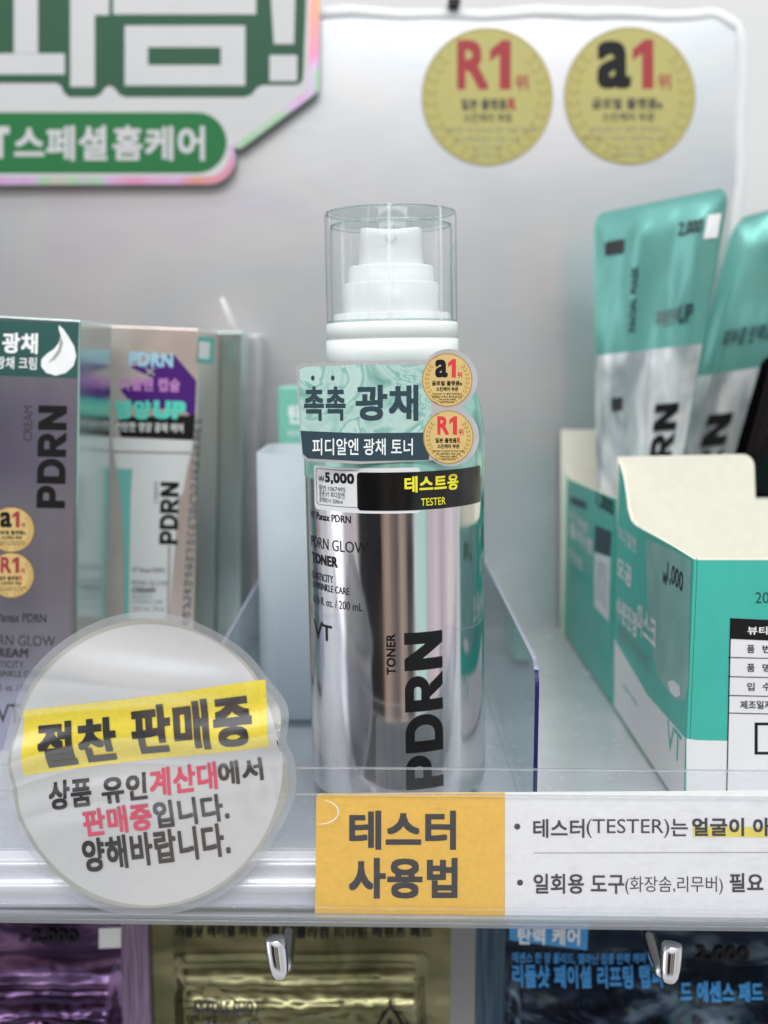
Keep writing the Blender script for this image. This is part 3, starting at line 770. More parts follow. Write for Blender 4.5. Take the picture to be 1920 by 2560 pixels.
drop = [(148, 813), (158, 822), (172, 842), (186, 866), (191, 890), (184, 915), (165, 932), (140, 939), (116, 932), (103, 916), (104, 898), (118, 884), (136, 872), (148, 856), (152, 838), (147, 822)]
mb.poly(drop, S, 'white_ink', 1.6e-4)
mb.poly([(152, 838), (158, 858), (152, 880), (138, 898), (120, 908), (134, 892), (146, 874), (150, 856)], S, 'grey_line', 2.2e-4)
mb.text('PDRN*', S, (94, 1014, 165, 1270), 'black', .075, 1.6e-4, -1.2, up=True); mb.text('CREAM', S, (59, 1015, 81, 1102), 'charcoal', .0, 1.6e-4, -1.2, up=True)
for t_, b_, bo in (('VT Panax PDRN', (-44, 1533, 116, 1555), .018), ('PDRN GLOW', (-42, 1588, 138, 1614), .0), ('CREAM', (-26, 1620, 71, 1643), .04), ('ELASTICITY', (-42, 1652, 60, 1669), .0),
                   ('& WRINKLE CARE', (-40, 1676, 104, 1692), 0), ('1.69 fl. oz. / 50 mL', (-40, 1711, 100, 1727), 0)):
    mb.text(t_, S, b_, 'charcoal', bo, 1.6e-4, -1.2)
mb.text('V', S, (-10, 1760, 24, 1806), 'charcoal', 0, 1.6e-4); mb.text('T', S, (24, 1760, 50, 1806), 'charcoal', 0, 1.6e-4)
medal(mb, S, 29, 1324, 57, 56, ('a', '1'), 'black', 'dark_red', LINES_A[:4], 'gold', 'gold_dark', 1.6e-4); medal(mb, S, 28, 1438, 57, 56, ('R', '1'), 'dark_red', 'dark_red', LINES_R[:5], 'gold', 'gold_dark', 1.6e-4)
mb.build('front_print', ca)

K['front_a'].node_tree.nodes['Principled BSDF'].inputs['Metallic'].default_value = .86
K['box_pinksilver'].node_tree.nodes['Principled BSDF'].inputs['Metallic'].default_value = .75
cb = thing('cream_carton', 'pinkish silver carton printed with a white cream tube and violet black headline', 'carton', (B_c.x - .015, YB, 0), 'cream cartons')
S = FY(YB)
mb = MB(); lean_box(mb, B_c.x, B_c.z, YB, YB + .050, .034, B_c.z - .003, 'box_pinksilver', rad(2.2)); mb.build('carton_body', cb)
def c3(x, y): return (x * .434, 720 + y * .434)
def c4(x, y): return (x * .434, 1200 + y * .434)
mb = MB(); o1, o2, o3, o4 = 1e-4, 1.5e-4, 2e-4, 2.6e-4
mb.poly([c3(*p) for p in [(750, 455), (1000, 380), (1132, 535), (1122, 760), (1060, 700), (780, 690), (690, 585), (880, 520)]], S, 'violet', o1)
mb.poly([c3(*p) for p in [(660, 770), (760, 740), (1085, 735), (1125, 730), (1116, 876), (700, 858)]], S, 'black', o2)
mb.text('PDRN', S, (323, 881, 433, 917), 'sky_ink', .045, o2, -2); mb.text('×', S, (362, 918, 388, 940), 'grey_line', 0, o2); mb.text('아줄렌 캡슐', S, (301, 944, 450, 978), 'lilac', .03, o2, -2)
mb.text('영양', S, (287, 1000, 378, 1048), 'mint_txt', .045, o3, -2); mb.text('UP', S, (384, 1002, 465, 1048), 'mint_txt', .07, o3, -2); mb.text('탄탄한 영양 광채 케어', S, (290, 1056, 458, 1080), 'white_ink', .015, o3, -1.5)
mb.poly([c3(*p) for p in [(645, 862), (1114, 878), (1106, 945), (650, 935)]], S, 'tube_white', o1)
mb.poly([c3(650, 938), c3(1105, 948), c3(1080, 1040), c3(1055, 1180), c4(1030, 100), c4(1000, 480), c4(975, 800), c4(715, 800), c4(712, 400), c4(700, 150), c3(690, 1150), c3(672, 1030)], S, 'tube_white', o2)
mb.poly([c3(672, 1040), c3(765, 1042), c3(755, 1180), c4(752, 200), c4(742, 800), c4(716, 800), c4(712, 400), c4(700, 150), c3(690, 1150)], S, 'tube_mint', o3)
mb.poly([c4(968, 380), c4(984, 380), c4(976, 800), c4(962, 800)], S, 'grey_line', o3)
mb.poly([c3(652, 936), c3(1103, 946), c3(1100, 958), c3(655, 950)], S, 'grey_line', o3)
mb.text('PDRN*', S, (400, 1205, 446, 1361), 'black', .06, o3, -1.5, up=True); mb.text('CREAM', S, (385, 1205, 396, 1258), 'charcoal', 0, o3, -1.5, up=True)
for t_, b_, bo in (('VT Panax PDRN', (330, 1419, 412, 1431), .01), ('PDRN GLOW', (330, 1451, 420, 1464), 0), ('CREAM', (330, 1468, 388, 1482), .04), ('ELASTICITY', (330, 1487, 382, 1496), 0), ('& WRINKLE CARE', (330, 1500, 406, 1508), 0), ('1.69 fl. oz. / 50 mL', (330, 1516, 412, 1526), 0)):
    mb.text(t_, S, b_, 'charcoal', bo, o3, -1)
mb.build('front_print', cb)
mb = MB(); S = FX(B_c.x + .0004)
def tilt(px, py, off=0):
    q = S(px, py); dz = q.z - B_c.z; return Vector((B_c.x + math.sin(-LEANC) * -dz * -1 if False else B_c.x + dz * math.tan(rad(2.2)) + .0002 + off, q.y, q.z))
tilt.n = Vector((1, 0, 0))
mb.poly([(499, 842), (538, 846), (536, 910), (499, 906)], tilt, 'mint_ink', 0); mb.poly([(499, 853), (528, 856), (526, 898), (499, 896)], tilt, 'white_card', 1e-4)
random.seed(3)
for i in range(26):
    for j in range(3):
        y0 = 1050 + i * 20 + random.uniform(-3, 3); x0 = 501 + j * 7 - (y0 - 822) * .0225
        mb.poly(rect(x0, y0, x0 + random.uniform(3, 5), y0 + random.uniform(9, 18)), tilt, 'grey_ink', 0)
mb.build('side_print', cb)
for lab_, px_, py_, y0_, y1_, m_ in (('pale mint foil carton second from the back, just behind the tube carton', 606, 830, .438, .467, 'box_sidefoil'),
                                     ('silver foil carton at the very back of the row against the backboard', 648, 838, .4695, .4925, 'label_silver')):
    C_c = hit(px_, py_, (0, y0_, 0), Vector((0, -1, 0)))
    cc = thing('cream_carton', lab_, 'carton', (C_c.x - .012, y0_, 0), 'cream cartons')
    mb = MB(); lean_box(mb, C_c.x, C_c.z, y0_, y1_, .024, C_c.z - .003, m_, rad(1.2)); mb.build('carton_body', cc)
tagm = MB(); S = FY(.45)
tagm.grid(lambda u, v: S(549 + v * 30 + u * (10 + 8 * v), 746 + v * 85 - 4 * u, 0) + Vector((0, .003 * v * v, 0)), 3, 10, 'paper')
tag(tagm.build('paper_tab'), 'thin white paper tab sticking up above the row of cream cartons', 'tab')

# ================================================================ mask cartons on the right
BXL = .083
class SideU:
    """plane X = const; u = depth (Y), v = -height"""
    def __init__(s, x): s.x = x
    def __call__(s, u, v, off=0): return Vector((s.x - off, u, -v))
    def px(s, px, py): q = hit(px, py, (s.x, 0, 0), Vector((-1, 0, 0))); return q.y, -q.z
    def box(s, x0, y0, x1, y1): a, b = s.px(x0, y0), s.px(x1, y1); return (a[0], b[1] + (s.px(x1, y0)[1] - s.px(x1, y1)[1]), b[0], b[1])
su = SideU(BXL); sx = FX(BXL)
yF, yM, yB = .283, .381, .384
yF = su.px(1735, 1398)[0]; zf = -su.px(1735, 1398)[1]; z0_ = .0008
def open_carton(name, label, y0, y1, zfr, prof, zback, x1, tabpts):
    """carton with a cut-away front: side walls follow prof [(depth, height)], cream inside, tall cream back"""
    r = thing(name, label, 'carton', ((BXL + x1) / 2, y0, 0), 'sheet mask cartons')
    t = .0008
    for x, xo in ((BXL, BXL + t), (x1, x1 - t)):
        mb = MB(); pts = [(y0, z0_)] + prof + [(y1, z0_)]; n = len(pts)
        out = [Vector((x, y, z)) for y, z in pts]; inn = [Vector((xo, y, z)) for y, z in pts]
        mb.add(out, [range(n)], 'teal_card'); mb.add(inn, [list(range(n))[::-1]], 'cream_card'); mb.add(out + inn, [(i, (i + 1) % n, (i + 1) % n + n, i + n) for i in range(1, n - 2)], 'cream_card'); mb.add(out + inn, [(i, (i + 1) % n, (i + 1) % n + n, i + n) for i in (0, n - 2, n - 1)], 'teal_card')
        if x == BXL: left = (mb, r)
        else: mb.build('side_panel', r)
    mb = MB(); mb.box(BXL + t + 2e-4, x1 - t - 2e-4, y0, y0 + t, z0_, zfr - .0003, 'teal_card'); mb.box(BXL + t + 2e-4, x1 - t - 2e-4, y0 + 2e-5, y0 + t - 2e-5, zfr - .00028, zfr + .0002, 'cream_card'); front = mb
    b = MB(); b.poly(tabpts, FY(y1 - .0012), 'cream_card', 0, .0008); b.build('back_panel', r)
    c = MB(); c.box(BXL + t + 2e-4, x1 - t - 2e-4, y0 + t + 2e-4, y1 - .003, z0_, .0015, 'cream_card'); c.build('bottom_panel', r)
    return r, left[0], front
s_pts = [(1735, 1398), (1690, 1370), (1650, 1347), (1610, 1325), (1590, 1313), (1578, 1300), (1570, 1270), (1566, 1235), (1560, 1195), (1552, 1165), (1546, 1148)]
prof = [(min(max(su.px(x, y)[0], yF), yM), -su.px(x, y)[1]) for x, y in s_pts]
prof[-1] = (yM, prof[-1][1])
back = [(1543, 1142)] + [(1850, 1136)] + arc(1858, 1166, 28, 30, -80, 0, 6) + [(1889, 1250), (2160, 1250), (2160, 1770), (1543, 1770)]
m1, L1, F1 = open_carton('sheet_mask_carton', 'teal and white open mask carton nearest the front, with white price table on it', yF, yM, zf, prof, .1, .175, back)
S = FY(yF)
# side print: white lower wedge, gel picture, headline
def sp(pts, m, off, mbx): 
    q = [su.px(x, y) for x, y in pts]; mbx.poly([(min(max(u, yF + 2e-4), .5), max(-9, min(v, -z0_ - 1e-4))) for u, v in q], SN, m, off)
class _SN:
    n = Vector((-1, 0, 0))
    def __call__(s, u, v, off=0): return su(u, v, off)
SN = _SN()
mb = L1
sp([(1536, 1596), (1560, 1636), (1620, 1738), (1714, 1845), (1714, 2100), (1536, 1765)], 'white_card', 6e-5, mb)
gel = [(1616, 1346), (1690, 1378), (1728, 1402), (1722, 1720), (1712, 1752), (1690, 1750), (1665, 1722), (1645, 1690), (1630, 1620), (1618, 1500)]
sp(gel, 'gel', 6e-5, mb)
sp([(1670, 1705), (1684, 1700), (1700, 1716), (1702, 1738), (1690, 1744), (1676, 1730)], 'white_card', 1.2e-4, mb)
def st(mbx, s, x0, y0, x1, y1, m, bold=0.0, off=1.4e-4):
    a, b = su.px(x0, y0), su.px(x1, y1); h0 = su.px(x1, y0)[1]; mbx.text(s, su, (a[0], h0, b[0], b[1]), m, bold, off)
st(mb, '수분진정', 1542, 1474 + 58, 1592, 1598, 'white_card', .035); st(mb, '마스크', 1595, 1545, 1640, 1632, 'white_card', .035)
st(mb, '모공', 1543, 1420, 1580, 1474, 'white_card', .03); st(mb, '피디알엔', 1546, 1345, 1592, 1384, 'white_card', .012)
st(mb, '피디알엔 수분진정 마스크', 1545, 1640, 1625, 1690, 'grey_line', 0); st(mb, '₩', 1658, 1434, 1668, 1466, 'black', 0); st(mb, '1,000', 1669, 1430, 1707, 1488, 'black', .012)
st(mb, 'VT', 1668, 1838, 1702, 1914, 'mint_ink', 0)
st(mb, 'SHEET MASK', 1556, 1758, 1596, 1769, 'mint_ink', 0)
random.seed(11)
for i in range(30):
    x = random.uniform(1626, 1722); y = random.uniform(1385, 1700); r = random.uniform(2, 5)
    q = su.px(x, y); k = r * .0001
    mb.band([(q[0] + k * math.cos(t_ * .6), q[1] + k * math.sin(t_ * .6)) for t_ in range(10)], [(q[0] + .75 * k * math.cos(t_ * .6), q[1] + .75 * k * math.sin(t_ * .6)) for t_ in range(10)], SN, 'grey_line', 1e-4)
mb.build('side_panel', m1)
mb = F1
mb.poly([(1716, 1846), (1740, 1850), (2200, 1862), (2200, 2060), (1716, 2060)], S, 'white_card', 6e-5)
mb.text('2023', S, (1888, 1480, 1958, 1508), 'slate', 0, 1e-4); mb.build('front_panel', m1)
mb = MB(); mb.poly([(1827, 1545), (2200, 1562), (2200, 2040), (1814, 2020)], S, 'white_card', 9e-5)
mb.poly([(1827, 1545), (2200, 1562), (2200, 1614), (1826, 1597)], S, 'black', 1.4e-4)
mb.text('뷰티/퍼스널', S, (1868, 1566, 2010, 1586), 'white_ink', .02, 2e-4)
for y, a, b in ((1622, '품', '번'), (1669, '품', '명'), (1716, '입', '수')):
    mb.text(a, S, (1867, y - 10, 1886, y + 10), 'charcoal', .02, 2e-4); mb.text(b, S, (1906, y - 10, 1926, y + 10), 'charcoal', .02, 2e-4)
mb.text('제조일자', S, (1850, 1751, 1930, 1772), 'charcoal', .02, 2e-4)
for y in (1642, 1690, 1737, 1781): mb.poly([(1820, y), (2200, y + 9), (2200, y + 11), (1820, y + 2.5)], S, 'black', 1.4e-4)
mb.poly([(1825, 1545), (1828, 1545), (1817, 2020), (1814, 2020)], S, 'black', 1.4e-4)
mb.band(rect(1886, 1806, 2060, 1886), rect(1894, 1813, 2052, 1879), S, 'black', 1.4e-4)
mb.build('price_table_label', m1)

s2 = [(1540, 1247), (1500, 1230), (1460, 1213), (1424, 1198), (1418, 1180), (1416, 1140), (1410, 1095), (1402, 1078)]
prof2 = [(min(max(su.px(x, y)[0], yB), .489), -su.px(x, y)[1]) for x, y in s2]; prof2[-1] = (.489, prof2[-1][1])
back2 = [(1402, 1074), (1490, 1074), (1560, 1078), (2000, 1078), (2000, 1590), (1402, 1590)]
m2, L2, F2 = open_carton('sheet_mask_carton', 'teal open mask carton at the rear, holding tilted teal pouches', yB, .489, -su.px(1540, 1247)[1], prof2, .1, .175, back2)
mb = L2
sp2 = lambda pts, m, off: mb.poly([su.px(x, y) for x, y in pts], SN, m, off)
sp2([(1488, 1312), (1530, 1330), (1526, 1392), (1486, 1378)], 'slate', 6e-5); sp2([(1486, 1380), (1526, 1394), (1522, 1555), (1486, 1515)], 'white_card', 6e-5); sp2([(1492, 1400), (1518, 1412), (1515, 1525), (1492, 1495)], 'clearish_foil', 1.2e-4)
st(mb, '1,000', 1492, 1252, 1534, 1297, 'black', .03); st(mb, '피디알엔', 1424, 1308, 1470, 1335, 'white_card', .04); st(mb, '콜라겐', 1424, 1350, 1482, 1392, 'white_card', .04); st(mb, '마스크', 1424, 1395, 1456, 1432, 'white_card', .04)
st(mb, '피디알엔 수분', 1425, 1440, 1478, 1500, 'mint_txt', .0); st(mb, 'VT', 1494, 1630, 1518, 1682, 'mint_txt', 0); sp2([(1426, 1240), (1466, 1256), (1466, 1275), (1426, 1258)], 'slate', 6e-5)
mb.build('side_panel', m2); F2.build('front_panel', m2)

# pouches standing in the rear carton
def pouch(name, label, tl, tr, bl_, br_, bulge, split, mats, decos, seed, group='teal mask pouches', cat='pouch'):
    """soft sachet between four 3D corners: swollen film with flat sealed rim; decos(mb, map) prints on its front"""
    tl, tr, bl_, br_ = [Vector(q) for q in (tl, tr, bl_, br_)]
    nrm = (tr - tl).cross(tl - bl_).normalized()
    if nrm.y > 0: nrm = -nrm
    def surf(u, v, off=0.0):
        rv = .055
        if v < rv:
            ins = .075 * (1 - math.sqrt(max(0, 1 - ((rv - v) / rv) ** 2))); u = ins + u * (1 - 2 * ins)
        p = (tl * (1 - u) + tr * u) * (1 - v) + (bl_ * (1 - u) + br_ * u) * v
        e = max(0.0, min(u / .14, (1 - u) / .14, v / .10, 1)); e = e * e * (3 - 2 * e)
        w = mnoise.noise(Vector((u * 3.2 + seed, v * 4.1, seed))) * .6 + mnoise.noise(Vector((u * 7 + seed, v * 3 + 4, 2))) * .35 + (abs(mnoise.noise(Vector((u * 9 - v * 5, v * 5 + u * 3, seed)))) * .28 if v > split else 0)
        return p + nrm * (bulge * e * (.55 + .9 * w) + off)
    r = thing(name, label, cat, (bl_ + br_) / 2, group)
    mb = MB(); nv = 44; cutv = split
    mb.grid(lambda u, v: surf(u, v * v * cutv), 40, 44, mats[0]); mb.build('pouch_top' if cutv < 1 else 'pouch_film', r)
    if cutv < 1:
        mb = MB(); mb.grid(lambda u, v: surf(u, cutv + v * (1 - cutv)), 30, 24, mats[1]); mb.build('clear_lower_half', r)
    mb = MB(); mb.grid(lambda u, v: surf(u, v, -.0006) * 1.0 if v < .06 else ((tl * (1 - u) + tr * u) * (1 - v) + (bl_ * (1 - u) + br_ * u) * v) - nrm * .0006, 4, 60, mats[0]); mb.build('back_film', r)
    class Sf:
        n = nrm
        def __call__(s, u, v, off=0): return surf(u, v, off)
    mb = MB(); decos(mb, Sf()); mb.build('print_pattern', r)
    return r
def at(px, py, Y): return hit(px, py, (0, Y, 0), Vector((0, -1, 0)))
def deco1(mb, S):
    mb.poly(rect(.11, .092, .27, .133), S, 'charcoal', 4e-4)
    mb.text('2,000', S, (.70, .075, .88, .12), 'charcoal', .015, 5e-4)
    mb.poly(rect(.90, .07, .98, .135), S, 'white_card', 4e-4)
    mb.text('FACIAL MASK', S, (.36, .18, .42, .37), 'slate', .03, 6e-4, up=True)
    mb.text('피부결 탄력', S, (.58, .315, .78, .365), 'grey_ink', .015, 6e-4); mb.text('UP', S, (.79, .31, .90, .365), 'slate', .03, 6e-4)
    mb.poly(rect(.20, .565, .33, .605), S, 'charcoal', 6e-4)
    mb.text('PDRN*', S, (.68, .595, .90, .93), 'black', .07, 9e-4, up=True)
pouch('mask_pouch', 'teal mask pouch with small price print, upright at the left of the carton', at(1484, 536, .452), at(1824, 466, .415), at(1492, 1340, .452), at(1672, 1340, .432), .0045, .43, ('box_teal', 'clearish_foil'), deco1, 1.7)
def deco2(mb, S):
    mb.text('2,000', S, (.45, .10, .60, .15), 'charcoal', .015, 6e-4)
    mb.text('피부결 탄력UP', S, (.15, .325, .50, .375), 'slate', .02, 8e-4)
    mb.text('PDRN*', S, (.20, .57, .37, .95), 'black', .07, 1.1e-3, up=True)
pouch('mask_pouch', 'teal mask pouch leaning right behind the upright one, cut off by the frame', at(1838, 548, .468), at(2230, 440, .452), at(1600, 1400, .474), at(1960, 1400, .462), .0045, .45, ('box_teal', 'clearish_foil'), deco2, 5.1)
for i, (dx, dy) in enumerate(((0, 0), (14, .012), (30, .024))):
    pouch('black_pouch', ('black foil pouch slanting up behind the cream card flap, foremost', 'black foil pouch second in the slanting stack behind the cream flap', 'black foil pouch rearmost in the slanting stack behind the cream flap')[i],
          at(1925 - dx + 14, 860 + dx, .398 + dy), at(2300, 800, .398 + dy), at(1800 - dx + 20, 1300, .398 + dy), at(2200, 1350, .398 + dy), .002, 1.0, ('black_foil', 'black_foil'), lambda mb, S: mb.poly(rect(.1, .4, .12, .5), S, 'charcoal', 5e-4), 8 + i, 'black foil pouches')

# ================================================================ price rail on the shelf edge, its paper and the round notice
def ry(x): return RAIL_Y - .022 * x          # the rail runs very slightly towards the camera at the right
class RailPlane(Plane):
    def __init__(s, d): Plane.__init__(s, (0, RAIL_Y - d, 0), (-.022, -1, 0))
rail = thing('price_rail', 'scuffed clear plastic price rail along the front edge of the shelf', 'price rail', (0, RAIL_Y, 0))
def slab(mb, z0, z1, d0, d1, m, edge, x0=-.36, x1=.36, r=.0003):
    """long plate: d metres in front of the rail line"""
    n = 24
    for i in range(n):
        pass
    sec = [(d0, z0), (d0, z1 - r), (d0 - r * .3, z1 - r * .3), (d0 - r, z1), (d1 + r, z1), (d1, z1 - r), (d1, z0)]
    vs = []
    for x in (x0, x1): vs += [Vector((x, ry(x) - d, z)) for d, z in sec]
    k = len(sec)
    mb.add(vs, [(0, 1, 1 + k, k)], m); mb.add(vs, [(5, 6, 6 + k, 5 + k)], m)
    mb.add(vs, [(i, i + 1, i + 1 + k, i + k) for i in (1, 2, 3, 4)], edge, True); mb.add(vs, [(6, 0, k, 6 + k)], edge)
zA, zB, zL = zz(1917, RAIL_Y + .0035), zz(1985, RAIL_Y), zz(2288, RAIL_Y)
mb = MB(); slab(mb, zL, zA, -.0025, -.0037, 'rail_clear', 'rail_edge'); mb.build('back_plate', rail)
mb = MB(); slab(mb, zL, zB, .0004, -.0006, 'rail_clear', 'rail_edge'); mb.build('front_plate', rail)
mb = MB()
for k_, (zc, rr, d) in enumerate(((zL - .0004, .0009, .0004), (zL - .0023, .0010, -.0004), (zL + .0022, .0006, .0008))):
    mb.tube([Vector((x, ry(x) - d, zc)) for x in (-.36, -.1, .1, .36)], rr, 'rail_edge' if k_ != 2 else 'rail_clear', 10)
vs = [Vector((x, ry(x) + d, zL - .0018)) for x in (-.36, .36) for d in (0, .006)]
mb.add(vs, [(0, 1, 3, 2)], 'rail_edge'); mb.build('bottom_channel', rail)
S = RailPlane(.0009); mb = MB()
mb.tube([S(x, y) for x, y in arc(800, 2030, 46, 30, -75, 100, 24)], [.00004 + .00014 * math.sin(math.pi * i / 24) for i in range(25)], 'white_card', 8); mb.build('painted_glare_arc', rail)  # oval glare on the plastic, put in as a thin white tube

S = RailPlane(-.0016)
note = thing('tester_notice', 'long paper notice with an orange panel and bulleted Korean text inside the clear rail', 'notice', S(1300, 2290))
mb = MB()
mb.poly([(791, 1992), (802, 1984), (1262, 1981), (1262, 2298), (787, 2298)], S, 'orange', 6e-5); mb.poly([(791, 1992), (802, 1984), (1262, 1981), (1262, 2298), (787, 2298)], S, 'paper', 0, .00012); mb.build('orange_panel', note)
mb = MB()
mb.poly([(1262.5, 1981), (2200, 1975), (2200, 2300), (1262.5, 2298)], S, 'paper', 0, .00015)
mb.build('white_panel', note)
D = 1.2e-4
mb = MB()
mb.text('테스터', S, (873, 2026, 1140, 2124), 'charcoal', .035, D); mb.text('사용법', S, (872, 2144, 1144, 2246), 'charcoal', .035, D)
mb.build('headline', note)
mb = MB()
for cx, cy in ((1293, 2066), (1300, 2206)): mb.poly(circ(cx, cy, 7.5, 7.5, 24), S, 'charcoal', D)
mb.poly([(1732, 2066), (2200, 2070), (2200, 2096), (1732, 2092)], S, 'hilite', D * .6)
mb.text('테스터', S, (1333, 2047, 1461, 2094), 'charcoal', .02, D); mb.text('(TESTER)', S, (1466, 2047, 1673, 2094), 'charcoal', 0, D); mb.text('는', S, (1677, 2047, 1719, 2090), 'charcoal', .015, D)
mb.text('얼굴이 아닌 손등에', S, (1730, 2044, 2120, 2090), 'charcoal', .03, D)
mb.poly([(1334, 2131), (2200, 2129), (2200, 2131), (1334, 2133)], S, 'grey_line', D)
mb.text('일회용 도구', S, (1334, 2184, 1560, 2234), 'charcoal', .02, D); mb.text('(화장솜,리무버)', S, (1563, 2190, 1807, 2236), 'charcoal', .0, D); mb.text('필요', S, (1824, 2182, 1908, 2230), 'charcoal', .022, D)
mb.build('bullet_text', note)

# round laminated notice stuck on the rail
SF = RailPlane(.0016)
K['disc_paper'] = mat('laminated_white_paper', (203, 205, 207), .16, 0, .02, 300, .06, bscale=900, coat=1, rvar=.1)
K['ring_ink'] = ink('pale_grey_ring_print', (172, 174, 168), .2)
for _k in ('disc_paper', 'yellow_paper', 'ring_ink'):
    _b = K[_k].node_tree.nodes['Principled BSDF']; _b.inputs['Coat Weight'].default_value = 1; _b.inputs['Coat IOR'].default_value = 2.3; _b.inputs['Coat Roughness'].default_value = .12
class Disc:
    """wavy laminated sheet stuck to the rail, its top curling a little"""
    n = SF.n
    def __call__(s, px, py, off=0.0):
        q = SF(px, py); u, v = (px - 368) / 365, (py - 1912) / 382
        t = py + .16 * px
        w = .0013 * math.sin(t / 27.0 + 1.2 * math.sin(px / 140.0)) * math.exp(-((t - 1930) / 130.0) ** 2) + .0016 * math.sin((py - .35 * px) / 62 + .6) * math.exp(-((py - 1680) / 120.0) ** 2)
        w += .0016 * math.exp(-((px - 700) / 60) ** 2) * math.sin((py - 1650) / 70)
        if py > 1985: w *= math.exp(-((py - 1985) / 90) ** 2)
        lift = .0012 * max(0, -v) ** 2
        return q + s.n * (w + off + lift * -1.0 + .0012 * max(0, .2 - v))
DS = Disc()
disc = thing('round_notice', 'round white laminated notice with a yellow band stuck on the clear rail', 'notice', SF(368, 2290))
def disc_r(a):
    r = 1 + .006 * math.sin(3 * a + 1) + .004 * math.sin(7 * a)
    d = math.degrees(a) % 360
    for c, w, am in ((338, 9, .045), (350, 6, -.032), (11, 9, .022)):
        e = (d - c + 180) % 360 - 180; r += am * math.exp(-(e / w) ** 2)
    return r
def dpt(r, a): k = disc_r(a) if r > .93 else 1; return (369 + 364 * r * k * math.cos(a), 1912 + 380 * r * k * math.sin(a))
def disc_ring(mb, r0, r1, m, off, nr=10, na=128, sheet=DS):
    mb.grid(lambda u, v: sheet(*dpt(r0 + (r1 - r0) * v, u * 2 * math.pi), off), na, nr, m)
mb = MB(); disc_ring(mb, .0, .945, 'disc_paper', 0, 70, 160); mb.build('printed_disc', disc)
mb = MB(); disc_ring(mb, .946, 1.0, 'laminate', 0, 4); mb.build('clear_border', disc)
mb = MB(); disc_ring(mb, .925, .948, 'ring_ink', 5e-5, 1); mb.build('grey_ring', disc)
mb = MB()
def qmap(u, v): 
    c = [(58, 1777), (664, 1698), (676, 1863), (58, 1941)]
    x = (c[0][0] * (1 - u) + c[1][0] * u) * (1 - v) + (c[3][0] * (1 - u) + c[2][0] * u) * v; y = (c[0][1] * (1 - u) + c[1][1] * u) * (1 - v) + (c[3][1] * (1 - u) + c[2][1] * u) * v
    return x, y
mb.grid(lambda u, v: DS(*qmap(u, v), 6e-5), 140, 60, 'yellow_paper')
class DT:
    def __call__(s, x, y, off=0): return DS(x, y, off)
dk = ink('dark_grey_print', (58, 58, 60), .25); K['dk'] = dk; _b = dk.node_tree.nodes['Principled BSDF']; _b.inputs['Coat Weight'].default_value = 1; _b.inputs['Coat IOR'].default_value = 2.3; _b.inputs['Coat Roughness'].default_value = .12; K['pk'] = ink('rose_print', (206, 92, 112), .25)
mb.text('절찬', DT(), (98, 1798, 296, 1912), 'dk', .04, 2.6e-4, 6.5, cut=24, cuty=12); mb.text('판매중', DT(), (332, 1748, 632, 1872), 'dk', .04, 2.6e-4, 6.5, cut=30, cuty=12)
mb.build('yellow_band', disc)
mb = MB()
for s, x0, yc, x1, h, m in (('상품', 122, 1984, 230, 68, 'dk'), ('유인', 255, 1970, 368, 64, 'dk'), ('계산대', 374, 1948, 542, 66, 'pk'), ('에서', 544, 1930, 656, 58, 'dk'),
                            ('판매중', 208, 2048, 380, 70, 'pk'), ('입니다.', 384, 2026, 572, 70, 'dk'), ('양해바랍니다.', 206, 2118, 575, 84, 'dk')):
    mb.text(s, DT(), (x0, yc - h / 2, x1, yc + h / 2), m, .03, 2.2e-4, 6.8, cut=12, cuty=6)
mb.build('message_lettering', disc)

# ================================================================ below the shelf: hooks and hanging pouches
for i, (xt, yt_, xb, yb, xn, yn, xf, yf_) in enumerate(((687, 2340, 702, 2450, 712, 2412, 727, 2286), (1680, 2356, 1672, 2460, 1652, 2424, 1604, 2296))):
    tp, bt = at(xt, yt_, .272), at(xb, yb, .270); nr, fr_ = at(xn, yn, .2765), at(xf, yf_, .332)
    h = thing('peg_hook', ('chrome peg hook in front of the olive gold pouch', 'chrome peg hook in front of the navy blue pouch')[i], 'hook', bt, 'chrome peg hooks')
    mb = MB(); mb.tube([fr_, fr_ * .5 + nr * .5, nr, nr * .4 + (tp * .35 + bt * .65) * .6], [.0023, .0023, .0023, .0021], 'chrome', 20); mb.build('wire_arm', h)
    mb = MB(); mb.tube([tp * (1 - t) + bt * t for t in (0, .02, .06, .3, .6, .82, .93, 1)], [.0012, .0024, .0028, .00285, .0027, .0024, .0018, .0006], 'chrome', 32); mb.build('price_tip', h)

